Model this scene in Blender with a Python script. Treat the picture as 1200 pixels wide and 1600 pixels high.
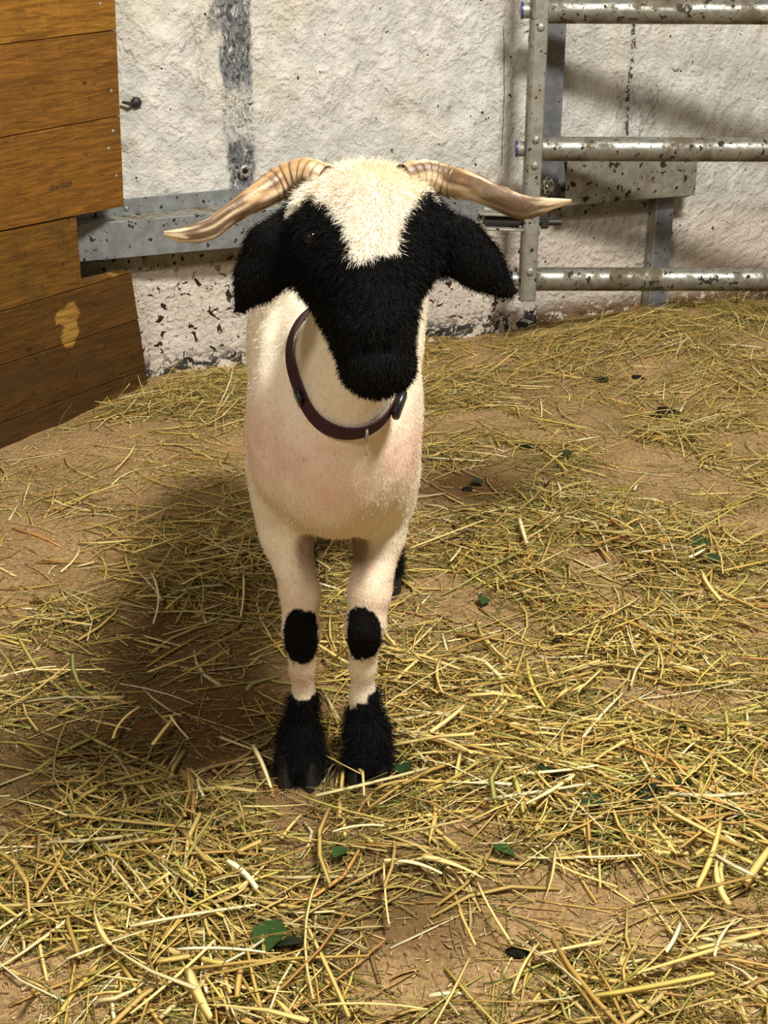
import bpy, math, random
import numpy as np
from mathutils import Vector, Matrix

random.seed(7)
RNG = np.random.default_rng(11)
SC = bpy.context.scene
for o in list(bpy.data.objects):
    bpy.data.objects.remove(o)
COL = SC.collection

# ------------------------------------------------------------------ camera
F_PX, W_PX, H_PX = 2400.0, 1200.0, 1600.0
CAM_Z = 1.176
PITCH = math.radians(23.4)
ROLL = math.radians(0.38)
cam_data = bpy.data.cameras.new('camera')
cam = bpy.data.objects.new('camera', cam_data)
COL.objects.link(cam)
cam_data.sensor_fit = 'VERTICAL'
cam_data.sensor_height = 36.0
cam_data.sensor_width = 27.0
cam_data.lens = 36.0 * F_PX / H_PX
cam_data.clip_start = 0.05
CAM_ROT = Matrix.Rotation(math.pi / 2 - PITCH, 3, 'X') @ Matrix.Rotation(ROLL, 3, 'Z')
cam.matrix_world = Matrix.Translation((0, 0, CAM_Z)) @ CAM_ROT.to_4x4()
SC.camera = cam
CR = np.array(CAM_ROT)
CC = np.array([0, 0, CAM_Z])

# ------------------------------------------------------------------ world, lamps, exposure
world = bpy.data.worlds.new('barn_air')
SC.world = world
world.use_nodes = True
world.node_tree.nodes['Background'].inputs[0].default_value = (1.0, 0.90, 0.76, 1)
world.node_tree.nodes['Background'].inputs[1].default_value = 0.17


def area_lamp(name, loc, target, size, power, color):
    d = bpy.data.lights.new(name, 'AREA')
    d.shape = 'RECTANGLE'
    d.size, d.size_y = size
    d.energy = power
    d.color = color
    o = bpy.data.objects.new(name, d)
    COL.objects.link(o)
    o.location = loc
    o.rotation_euler = (Vector(target) - Vector(loc)).to_track_quat('-Z', 'Y').to_euler()
    return o


area_lamp('ceiling_lamp', (1.15, 1.05, 3.35), (0.1, 2.4, 0.3), (0.70, 0.45), 222, (1.0, 0.955, 0.87))
area_lamp('fill_lamp', (-1.3, -0.8, 2.9), (0.0, 2.4, 0.4), (0.6, 0.4), 62, (1.0, 0.91, 0.77))  # unseen fill lamp, added to soften the shadows

SC.view_settings.view_transform = 'Standard'
SC.view_settings.look = 'None'
SC.view_settings.gamma = 1.0
SC.view_settings.use_curve_mapping = False
SC.view_settings.exposure = -0.13


# ------------------------------------------------------------------ pixel <-> world
def ray(px, py):
    v = np.array([(px - W_PX / 2) / F_PX, -(py - H_PX / 2) / F_PX, -1.0])
    return CR @ v


def at(px, py, Y):
    d = ray(px, py)
    return CC + d * (Y / d[1])


def gnd(px, py, z=0.0):
    d = ray(px, py)
    return CC + d * ((z - CAM_Z) / d[2])


def on_plane(px, py, p0, n):
    d = ray(px, py)
    p0 = np.array(p0, float)
    return CC + d * (np.dot(p0 - CC, n) / np.dot(d, n))


def project(P):
    q = (P - CC) @ CR
    return W_PX / 2 + F_PX * q[:, 0] / -q[:, 2], H_PX / 2 - F_PX * q[:, 1] / -q[:, 2]


# ------------------------------------------------------------------ numpy noise
def _hash(i, j, k, seed):
    n = (i * 374761393 + j * 668265263 + k * 1274126177 + seed * 974634) & 0xffffffff
    n = ((n ^ (n >> 13)) * 1274126177) & 0xffffffff
    n = (n ^ (n >> 16)) & 0xffff
    return n / 65535.0


def noise3(x, y, z, seed=0):
    x, y, z = np.broadcast_arrays(np.asarray(x, float), np.asarray(y, float), np.asarray(z, float))
    xi, yi, zi = np.floor(x).astype(np.int64), np.floor(y).astype(np.int64), np.floor(z).astype(np.int64)
    fx, fy, fz = x - xi, y - yi, z - zi
    fx, fy, fz = [t * t * (3 - 2 * t) for t in (fx, fy, fz)]
    r = 0
    for a in (0, 1):
        for b in (0, 1):
            for c in (0, 1):
                w = (fx if a else 1 - fx) * (fy if b else 1 - fy) * (fz if c else 1 - fz)
                r = r + w * _hash(xi + a, yi + b, zi + c, seed)
    return r * 2 - 1


def fbm(x, y, z=0.0, seed=0, octv=4):
    s, a, r = 1.0, 1.0, 0
    for o in range(octv):
        r = r + a * noise3(np.asarray(x) * s, np.asarray(y) * s, np.asarray(z) * s, seed + o)
        s *= 2.03
        a *= 0.5
    return r / 1.9


def sstep(a, b, x):
    t = np.clip((x - a) / (b - a), 0, 1)
    return t * t * (3 - 2 * t)


# ------------------------------------------------------------------ mesh helpers
def link(name, me, mat=None, parent=None, smooth=False):
    if mat is not None:
        me.materials.append(mat)
    if smooth:
        me.polygons.foreach_set('use_smooth', np.ones(len(me.polygons), bool))
    o = bpy.data.objects.new(name, me)
    COL.objects.link(o)
    if parent is not None:
        o.parent = parent
        o.matrix_parent_inverse = parent_inv(parent)
    return o


def parent_inv(p):
    m = p.matrix_basis.copy()
    q = p
    while q.parent is not None:
        m = q.parent.matrix_basis @ q.matrix_parent_inverse @ m
        q = q.parent
    return m.inverted()


def np_mesh(name, V, F, color=None):
    V = np.asarray(V, np.float32)
    F = np.asarray(F, np.int32)
    n, k = F.shape
    me = bpy.data.meshes.new(name)
    me.vertices.add(len(V))
    me.vertices.foreach_set('co', V.ravel())
    me.loops.add(n * k)
    me.loops.foreach_set('vertex_index', F.ravel())
    me.polygons.add(n)
    me.polygons.foreach_set('loop_start', np.arange(0, n * k, k, dtype=np.int32))
    me.polygons.foreach_set('loop_total', np.full(n, k, np.int32))
    if color is not None:
        a = me.color_attributes.new('Col', 'FLOAT_COLOR', 'POINT')
        c = np.ones((len(V), 4), np.float32)
        c[:, :3] = color
        a.data.foreach_set('color', c.ravel())
    me.update(calc_edges=True)
    me.validate()
    return me


class MB:
    """collects shapes for one mesh"""

    def __init__(self):
        self.v, self.f = [], []

    def add(self, vs, fs):
        b = len(self.v)
        self.v += [tuple(map(float, p)) for p in vs]
        self.f += [tuple(b + i for i in f) for f in fs]
        return self

    def box(self, c, ux, uy, uz, sx, sy, sz, bev=0.0):
        c, ux, uy, uz = [np.array(t, float) for t in (c, ux, uy, uz)]
        prof = []
        hx, hy = sx / 2, sy / 2
        if bev > 0:
            b = min(bev, hx * .9, hy * .9)
            prof = [(-hx + b, -hy), (hx - b, -hy), (hx, -hy + b), (hx, hy - b), (hx - b, hy), (-hx + b, hy), (-hx, hy - b), (-hx, -hy + b)]
        else:
            prof = [(-hx, -hy), (hx, -hy), (hx, hy), (-hx, hy)]
        n = len(prof)
        vs = []
        bz = min(bev, sz * .45)
        levels = [(-sz / 2, 1)] + ([(sz / 2, 1)])
        if bev > 0:
            levels = [(-sz / 2, (1 - bz / hx * .6, 1 - bz / hy * .6)), (-sz / 2 + bz, (1, 1)), (sz / 2 - bz, (1, 1)), (sz / 2, (1 - bz / hx * .6, 1 - bz / hy * .6))]
        else:
            levels = [(-sz / 2, (1, 1)), (sz / 2, (1, 1))]
        for z, s in levels:
            for (x, y) in prof:
                vs.append(c + ux * x * s[0] + uy * y * s[1] + uz * z)
        fs = []
        for l in range(len(levels) - 1):
            for i in range(n):
                j = (i + 1) % n
                fs.append((l * n + i, l * n + j, (l + 1) * n + j, (l + 1) * n + i))
        fs.append(tuple(reversed(range(n))))
        fs.append(tuple(range((len(levels) - 1) * n, len(levels) * n)))
        return self.add(vs, fs)

    def tube(self, pts, rad, seg=12, caps=True, squash=None):
        pts = [np.array(p, float) for p in pts]
        m = len(pts)
        if np.isscalar(rad):
            rad = [rad] * m
        vs, up = [], None
        for i in range(m):
            d = pts[min(i + 1, m - 1)] - pts[max(i - 1, 0)]
            d = d / np.linalg.norm(d)
            if up is None:
                up = np.array([0, 0, 1.]) if abs(d[2]) < .9 else np.array([1., 0, 0])
            a = up - d * np.dot(up, d)
            a /= np.linalg.norm(a)
            up = a
            b = np.cross(d, a)
            for k in range(seg):
                t = 2 * math.pi * k / seg
                vs.append(pts[i] + rad[i] * (a * math.cos(t) + b * math.sin(t)))
        fs = []
        for i in range(m - 1):
            for k in range(seg):
                j = (k + 1) % seg
                fs.append((i * seg + k, i * seg + j, (i + 1) * seg + j, (i + 1) * seg + k))
        if caps:
            fs.append(tuple(reversed(range(seg))))
            fs.append(tuple(range((m - 1) * seg, m * seg)))
        return self.add(vs, fs)

    def prism(self, poly, o, ux, uy, uz, depth):
        """outline poly in (ux, uy) extruded along uz"""
        o, ux, uy, uz = [np.array(t, float) for t in (o, ux, uy, uz)]
        n = len(poly)
        vs = [o + ux * a + uy * b for a, b in poly] + [o + ux * a + uy * b + uz * depth for a, b in poly]
        fs = [tuple(range(n)), tuple(reversed(range(n, 2 * n)))]
        for i in range(n):
            j = (i + 1) % n
            fs.append((j, i, n + i, n + j))
        return self.add(vs, fs)

    def dome(self, c, n, r, h, seg=12):
        c, n = np.array(c, float), np.array(n, float)
        n /= np.linalg.norm(n)
        a = np.cross(n, [0.3, 0.2, 1.0]); a /= np.linalg.norm(a)
        b = np.cross(n, a)
        vs, fs = [], []
        lv = [(1, 0), (1, .35), (.8, .75), (.4, .97)]
        for s, t in lv:
            for k in range(seg):
                q = 2 * math.pi * k / seg
                vs.append(c + r * s * (a * math.cos(q) + b * math.sin(q)) + n * h * t)
        vs.append(c + n * h)
        for l in range(3):
            for k in range(seg):
                j = (k + 1) % seg
                fs.append((l * seg + k, l * seg + j, (l + 1) * seg + j, (l + 1) * seg + k))
        for k in range(seg):
            fs.append((3 * seg + k, 3 * seg + (k + 1) % seg, 4 * seg))
        fs.append(tuple(reversed(range(seg))))
        return self.add(vs, fs)

    def build(self, name, mat, parent=None, smooth=False, bevel=0.0):
        import bmesh
        me = bpy.data.meshes.new(name)
        me.from_pydata(self.v, [], self.f)
        bm = bmesh.new()
        bm.from_mesh(me)
        bmesh.ops.recalc_face_normals(bm, faces=bm.faces)
        if bevel > 0:
            bmesh.ops.bevel(bm, geom=[e for e in bm.edges], offset=bevel, segments=2, affect='EDGES', profile=.5)
        bm.to_mesh(me)
        bm.free()
        o = link(name, me, mat, parent)
        if smooth:
            for p in me.polygons:
                p.use_smooth = True
            me.set_sharp_from_angle(angle=math.radians(40))
        return o


def tag(o, label=None, cat=None, group=None, kind=None):
    if label:
        o['label'] = label
    if cat:
        o['category'] = cat
    if group:
        o['group'] = group
    if kind:
        o['kind'] = kind
    return o


def empty(name, loc):
    o = bpy.data.objects.new(name, None)
    COL.objects.link(o)
    o.location = tuple(float(t) for t in loc)
    o.empty_display_size = .05
    return o


# ------------------------------------------------------------------ materials
def new_mat(name):
    m = bpy.data.materials.new(name)
    m.use_nodes = True
    nt = m.node_tree
    return m, nt, nt.nodes['Principled BSDF']


class NT:
    """small node-writing helper"""

    def __init__(self, nt):
        self.nt = nt

    def n(self, t, **kw):
        nd = self.nt.nodes.new(t)
        for k, v in kw.items():
            setattr(nd, k, v)
        return nd

    def set(self, sock, v):
        if hasattr(v, 'is_linked') or isinstance(v, bpy.types.NodeSocket):
            self.nt.links.new(v, sock)
        else:
            sock.default_value = v

    def math(self, op, a, b=0.0, c=0.0, clamp=False):
        nd = self.n('ShaderNodeMath', operation=op, use_clamp=clamp)
        for i, v in enumerate((a, b, c)):
            self.set(nd.inputs[i], v)
        return nd.outputs[0]

    def ramp(self, x, a, b, lo=0.0, hi=1.0):
        nd = self.n('ShaderNodeMapRange', interpolation_type='SMOOTHSTEP', clamp=True)
        self.set(nd.inputs[0], x)
        nd.inputs[1].default_value, nd.inputs[2].default_value = a, b
        nd.inputs[3].default_value, nd.inputs[4].default_value = lo, hi
        return nd.outputs[0]

    def mix(self, f, a, b):
        nd = self.n('ShaderNodeMix', data_type='RGBA')
        self.set(nd.inputs[0], f)
        for s, v in ((nd.inputs[6], a), (nd.inputs[7], b)):
            if isinstance(v, tuple) and len(v) == 3:
                v = v + (1.0,)
            self.set(s, v)
        return nd.outputs[2]

    def obj(self):
        return self.n('ShaderNodeTexCoord').outputs['Object']

    def geo(self):
        return self.n('ShaderNodeNewGeometry').outputs['Position']

    def scale(self, vec, s):
        nd = self.n('ShaderNodeMapping')
        self.set(nd.inputs[0], vec)
        nd.inputs['Scale'].default_value = s
        return nd.outputs[0]

    def noise(self, vec, sc, det=4.0, rough=.55, dist=0.0):
        nd = self.n('ShaderNodeTexNoise')
        self.set(nd.inputs['Vector'], vec)
        nd.inputs['Scale'].default_value = sc
        nd.inputs['Detail'].default_value = det
        nd.inputs['Roughness'].default_value = rough
        nd.inputs['Distortion'].default_value = dist
        return nd.outputs[0]

    def sep(self, vec):
        nd = self.n('ShaderNodeSeparateXYZ')
        self.set(nd.inputs[0], vec)
        return nd.outputs

    def bump(self, h, strength, dist, prev=None):
        nd = self.n('ShaderNodeBump')
        nd.inputs['Strength'].default_value = strength
        nd.inputs['Distance'].default_value = dist
        self.set(nd.inputs['Height'], h)
        if prev is not None:
            self.set(nd.inputs['Normal'], prev)
        return nd.outputs[0]

    def attr(self, name='Col'):
        return self.n('ShaderNodeAttribute', attribute_name=name).outputs['Color']


def simple_mat(name, col, rough=.6, metal=0.0, spec=.5):
    m, nt, b = new_mat(name)
    b.inputs['Base Color'].default_value = (*col, 1)
    b.inputs['Roughness'].default_value = rough
    b.inputs['Metallic'].default_value = metal
    b.inputs['Specular IOR Level'].default_value = spec
    return m


def galv_mat(name, col, dirt=.5, spots=.62, rough=.42, metal=.75, grime=(.16, .12, .06), lo=.47):
    m, nt, b = new_mat(name)
    t = NT(nt)
    p = t.geo()
    n1 = t.noise(p, 38, 3, .6)
    n2 = t.noise(p, 15, 6, .72)
    base = t.mix(t.ramp(n1, .35, .65), tuple(c * .82 for c in col), tuple(min(1, c * 1.12) for c in col))
    g = t.math('MULTIPLY', t.ramp(n2, lo, lo + .20), dirt)
    c = t.mix(g, base, grime)
    sp = t.ramp(t.noise(p, 62, 2, .45, .3), spots, spots + .025)
    sp2 = t.ramp(t.noise(p, 130, 2, .5), .67, .70)
    s = t.math('MAXIMUM', sp, sp2)
    c = t.mix(s, c, (.022, .015, .008))
    b.inputs['Base Color'].default_value = (*col, 1)
    nt.links.new(c, b.inputs['Base Color'])
    nt.links.new(t.math('MULTIPLY', t.math('SUBTRACT', 1.0, t.math('MAXIMUM', s, g)), metal), b.inputs['Metallic'])
    nt.links.new(t.math('ADD', rough, t.math('MULTIPLY', t.math('MAXIMUM', s, g), .4)), b.inputs['Roughness'])
    nt.links.new(t.bump(t.math('ADD', n1, t.math('MULTIPLY', s, 1.0)), .25, .002), b.inputs['Normal'])
    return m


M = {}
M['galv'] = galv_mat('galvanised_rail', (.29, .315, .33), dirt=.35, spots=.655, rough=.5, metal=.55)
M['galv_tube'] = galv_mat('galvanised_tube', (.34, .34, .30), dirt=.95, spots=.63, rough=.36, metal=.8, grime=(.10, .075, .04), lo=.40)
M['galv_flat'] = galv_mat('galvanised_flat', (.38, .38, .35), dirt=.55, spots=.65, rough=.45, metal=.6, lo=.43)
M['galv_dull'] = galv_mat('dull_zinc', (.20, .21, .23), dirt=.35, spots=.70, rough=.6, metal=.4)
M['galv_dirty'] = galv_mat('muddy_zinc', (.32, .31, .26), dirt=.95, spots=.63, rough=.55, metal=.4, grime=(.16, .12, .07))
M['bright_steel'] = simple_mat('bright_steel', (.75, .74, .70), .25, 1.0)
M['dark_steel'] = simple_mat('dark_steel', (.05, .048, .045), .5, .6)
M['blue_cap'] = simple_mat('blue_plastic', (.02, .03, .16), .4)


# -------- whitewashed wall: object X runs along the wall, Z is up
def wall_mat(name, streaks, cracks, splash, cream, foot_col=(.05, .048, .045), foot_thr=.47):
    m, nt, b = new_mat(name)
    t = NT(nt)
    p = t.obj()
    x, y, z = t.sep(p)
    big = t.noise(p, 3.2, 4, .6)
    mid = t.noise(p, 14, 5, .65)
    fine = t.noise(p, 55, 5, .7)
    c = t.mix(t.ramp(mid, .35, .7), (.56, .55, .51), (.76, .745, .70))
    c = t.mix(t.math('MULTIPLY', t.ramp(big, .50, .72), .55), c, cream)
    c = t.mix(t.math('MULTIPLY', t.ramp(t.noise(t.scale(p, (1, 1, .6)), 5.5, 4, .6), .55, .72), .55), c, (.47, .48, .47))
    # pinkish dusty foot of the wall
    c = t.mix(t.math('MULTIPLY', t.ramp(z, .36, .22), .55), c, (.72, .60, .50))
    # exposed grey strips
    for (u0, u1, z0, z1, thr, amt) in streaks:
        wob = t.math('MULTIPLY', t.math('SUBTRACT', t.noise(t.scale(p, (6, 1, 3)), 4, 3, .6), .5), .05)
        xx = t.math('ADD', x, wob)
        band = t.math('MULTIPLY', t.ramp(xx, u0 - .008, u0 + .008), t.ramp(xx, u1 + .008, u1 - .008))
        band = t.math('MULTIPLY', band, t.math('MULTIPLY', t.ramp(z, z0 - .03, z0 + .03), t.ramp(z, z1 + .03, z1 - .03)))
        nn = t.noise(t.scale(p, (1, 1, .5)), 85, 6, .8, .6)
        gm = t.math('MULTIPLY', t.math('MULTIPLY', band, t.ramp(nn, thr - .10, thr)), amt)
        c = t.mix(gm, c, (.19, .195, .205))
        bm_ = t.math('MULTIPLY', t.math('MULTIPLY', band, t.ramp(t.noise(t.scale(p, (1, 1, .5)), 120, 5, .75, .8), .51, .56)), amt)
        c = t.mix(bm_, c, (.06, .06, .065))
    # thin dark cracks standing upright
    for (u, z0, z1, w) in cracks:
        wob = t.math('MULTIPLY', t.math('SUBTRACT', t.noise(t.scale(p, (3, 1, 1)), 9, 4, .7), .5), .035 if w > .003 else .004)
        d = t.math('ABSOLUTE', t.math('SUBTRACT', t.math('ADD', x, wob), u))
        ln = t.math('MULTIPLY', t.ramp(d, w, w * .35), t.math('MULTIPLY', t.ramp(z, z0, z0 + .02), t.ramp(z, z1, z1 - .02)))
        if w > .003:
            ln = t.math('MULTIPLY', ln, t.ramp(t.noise(p, 60, 4, .7), .44, .52))
        c = t.mix(ln, c, (.07, .065, .06))
    # fine specks everywhere, muck splashes low down
    sp = t.ramp(t.noise(p, 70, 1, .4), .76, .78)
    c = t.mix(sp, c, (.05, .04, .03))
    low = t.ramp(z, .36, .20)
    s1 = t.math('MULTIPLY', low, t.ramp(t.noise(p, 42, 3, .55, .8), splash, splash + .02))
    c = t.mix(s1, c, (.035, .024, .014))
    s3 = t.math('MULTIPLY', t.ramp(z, .33, .29), t.ramp(t.noise(p, 24, 2, .5, 1.0), splash + .045, splash + .055))
    c = t.mix(s3, c, (.03, .022, .014))
    s2 = t.math('MULTIPLY', t.ramp(z, .30, .10), t.ramp(t.noise(p, 95, 3, .6, .4), splash + .02, splash + .05))
    c = t.mix(s2, c, (.10, .06, .03))
    foot = t.math('MULTIPLY', t.ramp(z, .085, .03), t.ramp(t.noise(t.scale(p, (1, 1, 1.4)), 34, 5, .65, .5), foot_thr, foot_thr + .05))
    c = t.mix(foot, c, foot_col)
    nt.links.new(c, b.inputs['Base Color'])
    b.inputs['Roughness'].default_value = .88
    b.inputs['Specular IOR Level'].default_value = .25
    h = t.math('ADD', t.math('MULTIPLY', mid, 1.0), t.math('MULTIPLY', fine, .55))
    h2 = t.noise(t.scale(p, (1, 1, .8)), 30, 3, .5, 1.4)
    nb = t.bump(h, .9, .016)
    nt.links.new(t.bump(h2, .8, .009, nb), b.inputs['Normal'])
    return m


def wood_mat(name, tint, dirt, patch=None, seed=0.0):
    """object X along the grain, Z up, Y through the board"""
    m, nt, b = new_mat(name)
    t = NT(nt)
    off = t.n('ShaderNodeMapping')
    nt.links.new(t.obj(), off.inputs[0])
    off.inputs['Location'].default_value = (seed * 3.1, seed, seed * 1.7)
    p = off.outputs[0]
    g1 = t.noise(t.scale(p, (1.5, 1, 22)), 6, 7, .72, 1.2)
    g2 = t.noise(t.scale(p, (2.5, 1, 60)), 9, 4, .6, .3)
    fl = t.noise(t.scale(p, (9, 1, 2.4)), 6, 4, .6, .8)
    c = t.mix(t.ramp(g1, .32, .68), tuple(q * .48 for q in tint), tuple(q * 1.30 for q in tint))
    c = t.mix(t.math('MULTIPLY', t.ramp(g2, .5, .66), .5), c, tuple(q * .42 for q in tint))
    c = t.mix(t.math('MULTIPLY', t.ramp(fl, .58, .76), .45), c, (tint[0] * 1.5, tint[1] * 1.6, tint[2] * 2.2))
    # knots
    kn = t.n('ShaderNodeTexVoronoi')
    nt.links.new(t.scale(p, (6.5, 1, 11)), kn.inputs['Vector'])
    kn.inputs['Scale'].default_value = 1.3
    c = t.mix(t.ramp(kn.outputs['Distance'], .10, .05), c, tuple(q * .3 for q in tint))
    # dirt, smears
    dn = t.noise(p, 11, 5, .6)
    c = t.mix(t.math('MULTIPLY', t.ramp(dn, .5, .72), dirt), c, (.055, .032, .012))
    ds = t.ramp(t.noise(p, 55, 3, .5, .5), .655, .69)
    c = t.mix(t.math('MULTIPLY', ds, min(1.0, dirt * 1.5)), c, (.03, .02, .01))
    if patch:
        for (a, bz, ra, rb) in patch:
            px_, _, pz_ = t.sep(t.obj())
            wob = t.math('MULTIPLY', t.math('SUBTRACT', t.noise(t.obj(), 34, 5, .65), .5), 1.9)
            dx = t.math('DIVIDE', t.math('SUBTRACT', px_, a), ra)
            dz = t.math('DIVIDE', t.math('SUBTRACT', pz_, bz), rb)
            dd = t.math('ADD', t.math('SQRT', t.math('ADD', t.math('MULTIPLY', dx, dx), t.math('MULTIPLY', dz, dz))), wob)
            yel = t.mix(t.ramp(g1, .35, .6), (.13, .065, .012), (.36, .20, .04))
            c = t.mix(t.ramp(dd, 1.0, .86), c, yel)
    nt.links.new(c, b.inputs['Base Color'])
    b.inputs['Roughness'].default_value = .5
    b.inputs['Specular IOR Level'].default_value = .3
    nt.links.new(t.bump(t.math('ADD', g1, t.math('MULTIPLY', g2, .6)), .35, .003), b.inputs['Normal'])
    return m


def floor_mat():
    m, nt, b = new_mat('sawdust_and_soil')
    t = NT(nt)
    p = t.geo()
    a = t.attr()
    n1 = t.noise(p, 170, 4, .7)
    n2 = t.noise(p, 45, 4, .65)
    c = t.mix(t.math('MULTIPLY', t.ramp(n1, .40, .62), .75), t.mix(.52, a, (.10, .055, .02)), a)
    c = t.mix(t.math('MULTIPLY', t.ramp(n1, .62, .74), .5), c, (.78, .60, .36))
    c = t.mix(t.math('MULTIPLY', t.ramp(n2, .58, .70), .4), c, (.10, .06, .025))
    nt.links.new(c, b.inputs['Base Color'])
    b.inputs['Roughness'].default_value = .95
    b.inputs['Specular IOR Level'].default_value = .1
    nt.links.new(t.bump(t.math('ADD', n1, n2), .8, .008), b.inputs['Normal'])
    return m


def attr_mat(name, rough=.7, spec=.3, bump_scale=None, sheen=0.0, transl=0.0):
    m, nt, b = new_mat(name)
    t = NT(nt)
    nt.links.new(t.attr(), b.inputs['Base Color'])
    b.inputs['Roughness'].default_value = rough
    b.inputs['Specular IOR Level'].default_value = spec
    if bump_scale:
        nt.links.new(t.bump(t.noise(t.geo(), bump_scale, 4, .65), .35, .003), b.inputs['Normal'])
    return m


M['floor'] = floor_mat()
M['straw'] = attr_mat('straw', .55, .35)
M['leaf'] = attr_mat('leaf', .5, .3)
M['coat'] = attr_mat('sheep_coat', .9, .12, 220)
M['wool'] = attr_mat('wool_strands', .8, .12)
M['horn'] = attr_mat('horn_keratin', .42, .45, 120)
M['hoof'] = simple_mat('black_hoof', (.012, .011, .010), .45)
M['eye'] = simple_mat('dark_eye', (.006, .004, .003), .08)
M['dung'] = simple_mat('dark_dung', (.009, .007, .005), .9, 0, .15)

# ------------------------------------------------------------------ setting: floor and walls
WA, WB = np.array([-.57, 3.47, 0]), np.array([.40, 3.96, 0])      # back wall foot line
WDIR = (WB - WA) / np.linalg.norm(WB - WA)
WN = np.array([WDIR[1], -WDIR[0], 0])                              # towards the pen
R_ANG = math.radians(22)
RDIR = np.array([math.cos(R_ANG), math.sin(R_ANG), 0])
RN = np.array([RDIR[1], -RDIR[0], 0])
PE = np.array([-.55, 3.41, 0])                                     # right foot of the wooden partition
PL = np.array([-.80, 3.04, 0])
PDIR = (PL - PE) / np.linalg.norm(PL - PE)                         # runs to the left and to the front
PN = np.array([-PDIR[1], PDIR[0], 0])
if np.dot(PN, -PE) < 0:
    PN = -PN


PILES = [  # px, py, spread in metres, height
    (1130, 545, .20, .085), (1000, 560, .16, .04), (950, 870, .22, .02), (320, 1330, .22, .02), (850, 1240, .20, .02), (330, 650, .22, .03), (60, 1150, .18, .02)]
PILES = [(gnd(a, b)[:2], s, h) for a, b, s, h in PILES]


def ground_h(x, y):
    h = .010 * fbm(x * 4.0, y * 4.0, 0, 3, 3) + .004 * fbm(x * 19, y * 19, 0, 9, 3)
    for c, s, a in PILES:
        h = h + a * np.exp(-((x - c[0]) ** 2 + (y - c[1]) ** 2) / (2 * s * s))
    foot = np.exp(-((x + .07) ** 2 / (2 * .12 ** 2) + (y - 1.80) ** 2 / (2 * .10 ** 2)))
    foot2 = np.exp(-((x + .08) ** 2 / (2 * .12 ** 2) + (y - 2.36) ** 2 / (2 * .10 ** 2)))
    return (h) * (1 - np.clip(foot + foot2, 0, 1))


# dark damp soil, partly painted sheep shadow on the left, and pale sawdust patches (in metres on the floor)
SOIL_SHADE = [(200, 1080, .17, .20, .75), (400, 1150, .10, .12, .6), (330, 960, .14, .16, .45), (735, 770, .09, .10, .95), (560, 1480, .12, .04, .7),
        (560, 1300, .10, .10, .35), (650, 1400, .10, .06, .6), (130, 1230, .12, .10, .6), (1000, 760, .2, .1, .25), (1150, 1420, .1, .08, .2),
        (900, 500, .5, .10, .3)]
SOIL_SHADE = [(gnd(a, b), sx, sy, w) for a, b, sx, sy, w in SOIL_SHADE]


def soil_shade_w(x, y):
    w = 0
    for c, sx, sy, a in SOIL_SHADE:
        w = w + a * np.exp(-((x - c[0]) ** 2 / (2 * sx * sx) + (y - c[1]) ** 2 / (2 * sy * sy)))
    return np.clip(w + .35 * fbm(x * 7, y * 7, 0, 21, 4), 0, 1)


def build_floor():
    xs = np.linspace(-2.6, 3.0, 330)
    ys = np.linspace(-.6, 5.2, 340)
    X, Y = np.meshgrid(xs, ys)
    Z = ground_h(X, Y)
    V = np.stack([X, Y, Z], -1).reshape(-1, 3)
    nx, ny = len(xs), len(ys)
    I = np.arange(nx * ny).reshape(ny, nx)
    F = np.stack([I[:-1, :-1], I[:-1, 1:], I[1:, 1:], I[1:, :-1]], -1).reshape(-1, 4)
    w = soil_shade_w(X, Y).reshape(-1, 1)
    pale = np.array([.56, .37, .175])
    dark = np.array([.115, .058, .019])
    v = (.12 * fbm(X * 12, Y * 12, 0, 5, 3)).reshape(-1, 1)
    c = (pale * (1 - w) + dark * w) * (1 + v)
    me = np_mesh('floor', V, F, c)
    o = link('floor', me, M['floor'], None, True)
    tag(o, 'barn floor of pale sawdust and dark trodden soil', 'floor', kind='structure')
    return o


build_floor()


def build_wall(name, origin, dirv, length, start, height, seed, mat, amp=.008):
    """plastered wall; local X along dirv, local -Y to the pen"""
    o_ = np.array(origin) + np.array(dirv) * start
    xs = np.linspace(0, length, int(length / .0085))
    zs = np.linspace(-.04, height, int(height / .0085))
    X, Z = np.meshgrid(xs, zs)
    Yd = -amp * 1.3 * fbm(X * 5, Z * 5, 0, seed, 3) - amp * .55 * fbm(X * 24, Z * 24, 0, seed + 5, 3)
    V = np.stack([X, Yd, Z], -1).reshape(-1, 3)
    nx, nz = len(xs), len(zs)
    I = np.arange(nx * nz).reshape(nz, nx)
    F = np.stack([I[:-1, :-1], I[:-1, 1:], I[1:, 1:], I[1:, :-1]], -1).reshape(-1, 4)
    # thickness: a back sheet and rims
    b0 = len(V)
    back = np.array([[0, .22, -.04], [length, .22, -.04], [length, .22, height], [0, .22, height]])
    V = np.concatenate([V, back])
    me = np_mesh(name, V, np.concatenate([F, [[b0 + 1, b0, b0 + 3, b0 + 2], [I[0, 0], b0, b0 + 1, I[0, -1]], [I[-1, -1], b0 + 2, b0 + 3, I[-1, 0]], [I[-1, 0], b0 + 3, b0, I[0, 0]], [I[0, -1], b0 + 1, b0 + 2, I[-1, -1]]]]))
    o = link(name, me, mat, None, True)
    o.location = tuple(o_)
    o.rotation_euler = (0, 0, math.atan2(dirv[1], dirv[0]))
    return o


W_START = -1.1   # wall begins this far left of WA, hidden by the partition


def wall_uz(px, py):
    p = on_plane(px, py, WA, WN)
    return float(np.dot(p - WA, WDIR) - W_START), float(p[2])


def rwall_uz(px, py):
    p = on_plane(px, py, WB, RN)
    return float(np.dot(p - WB, RDIR)), float(p[2])


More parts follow.
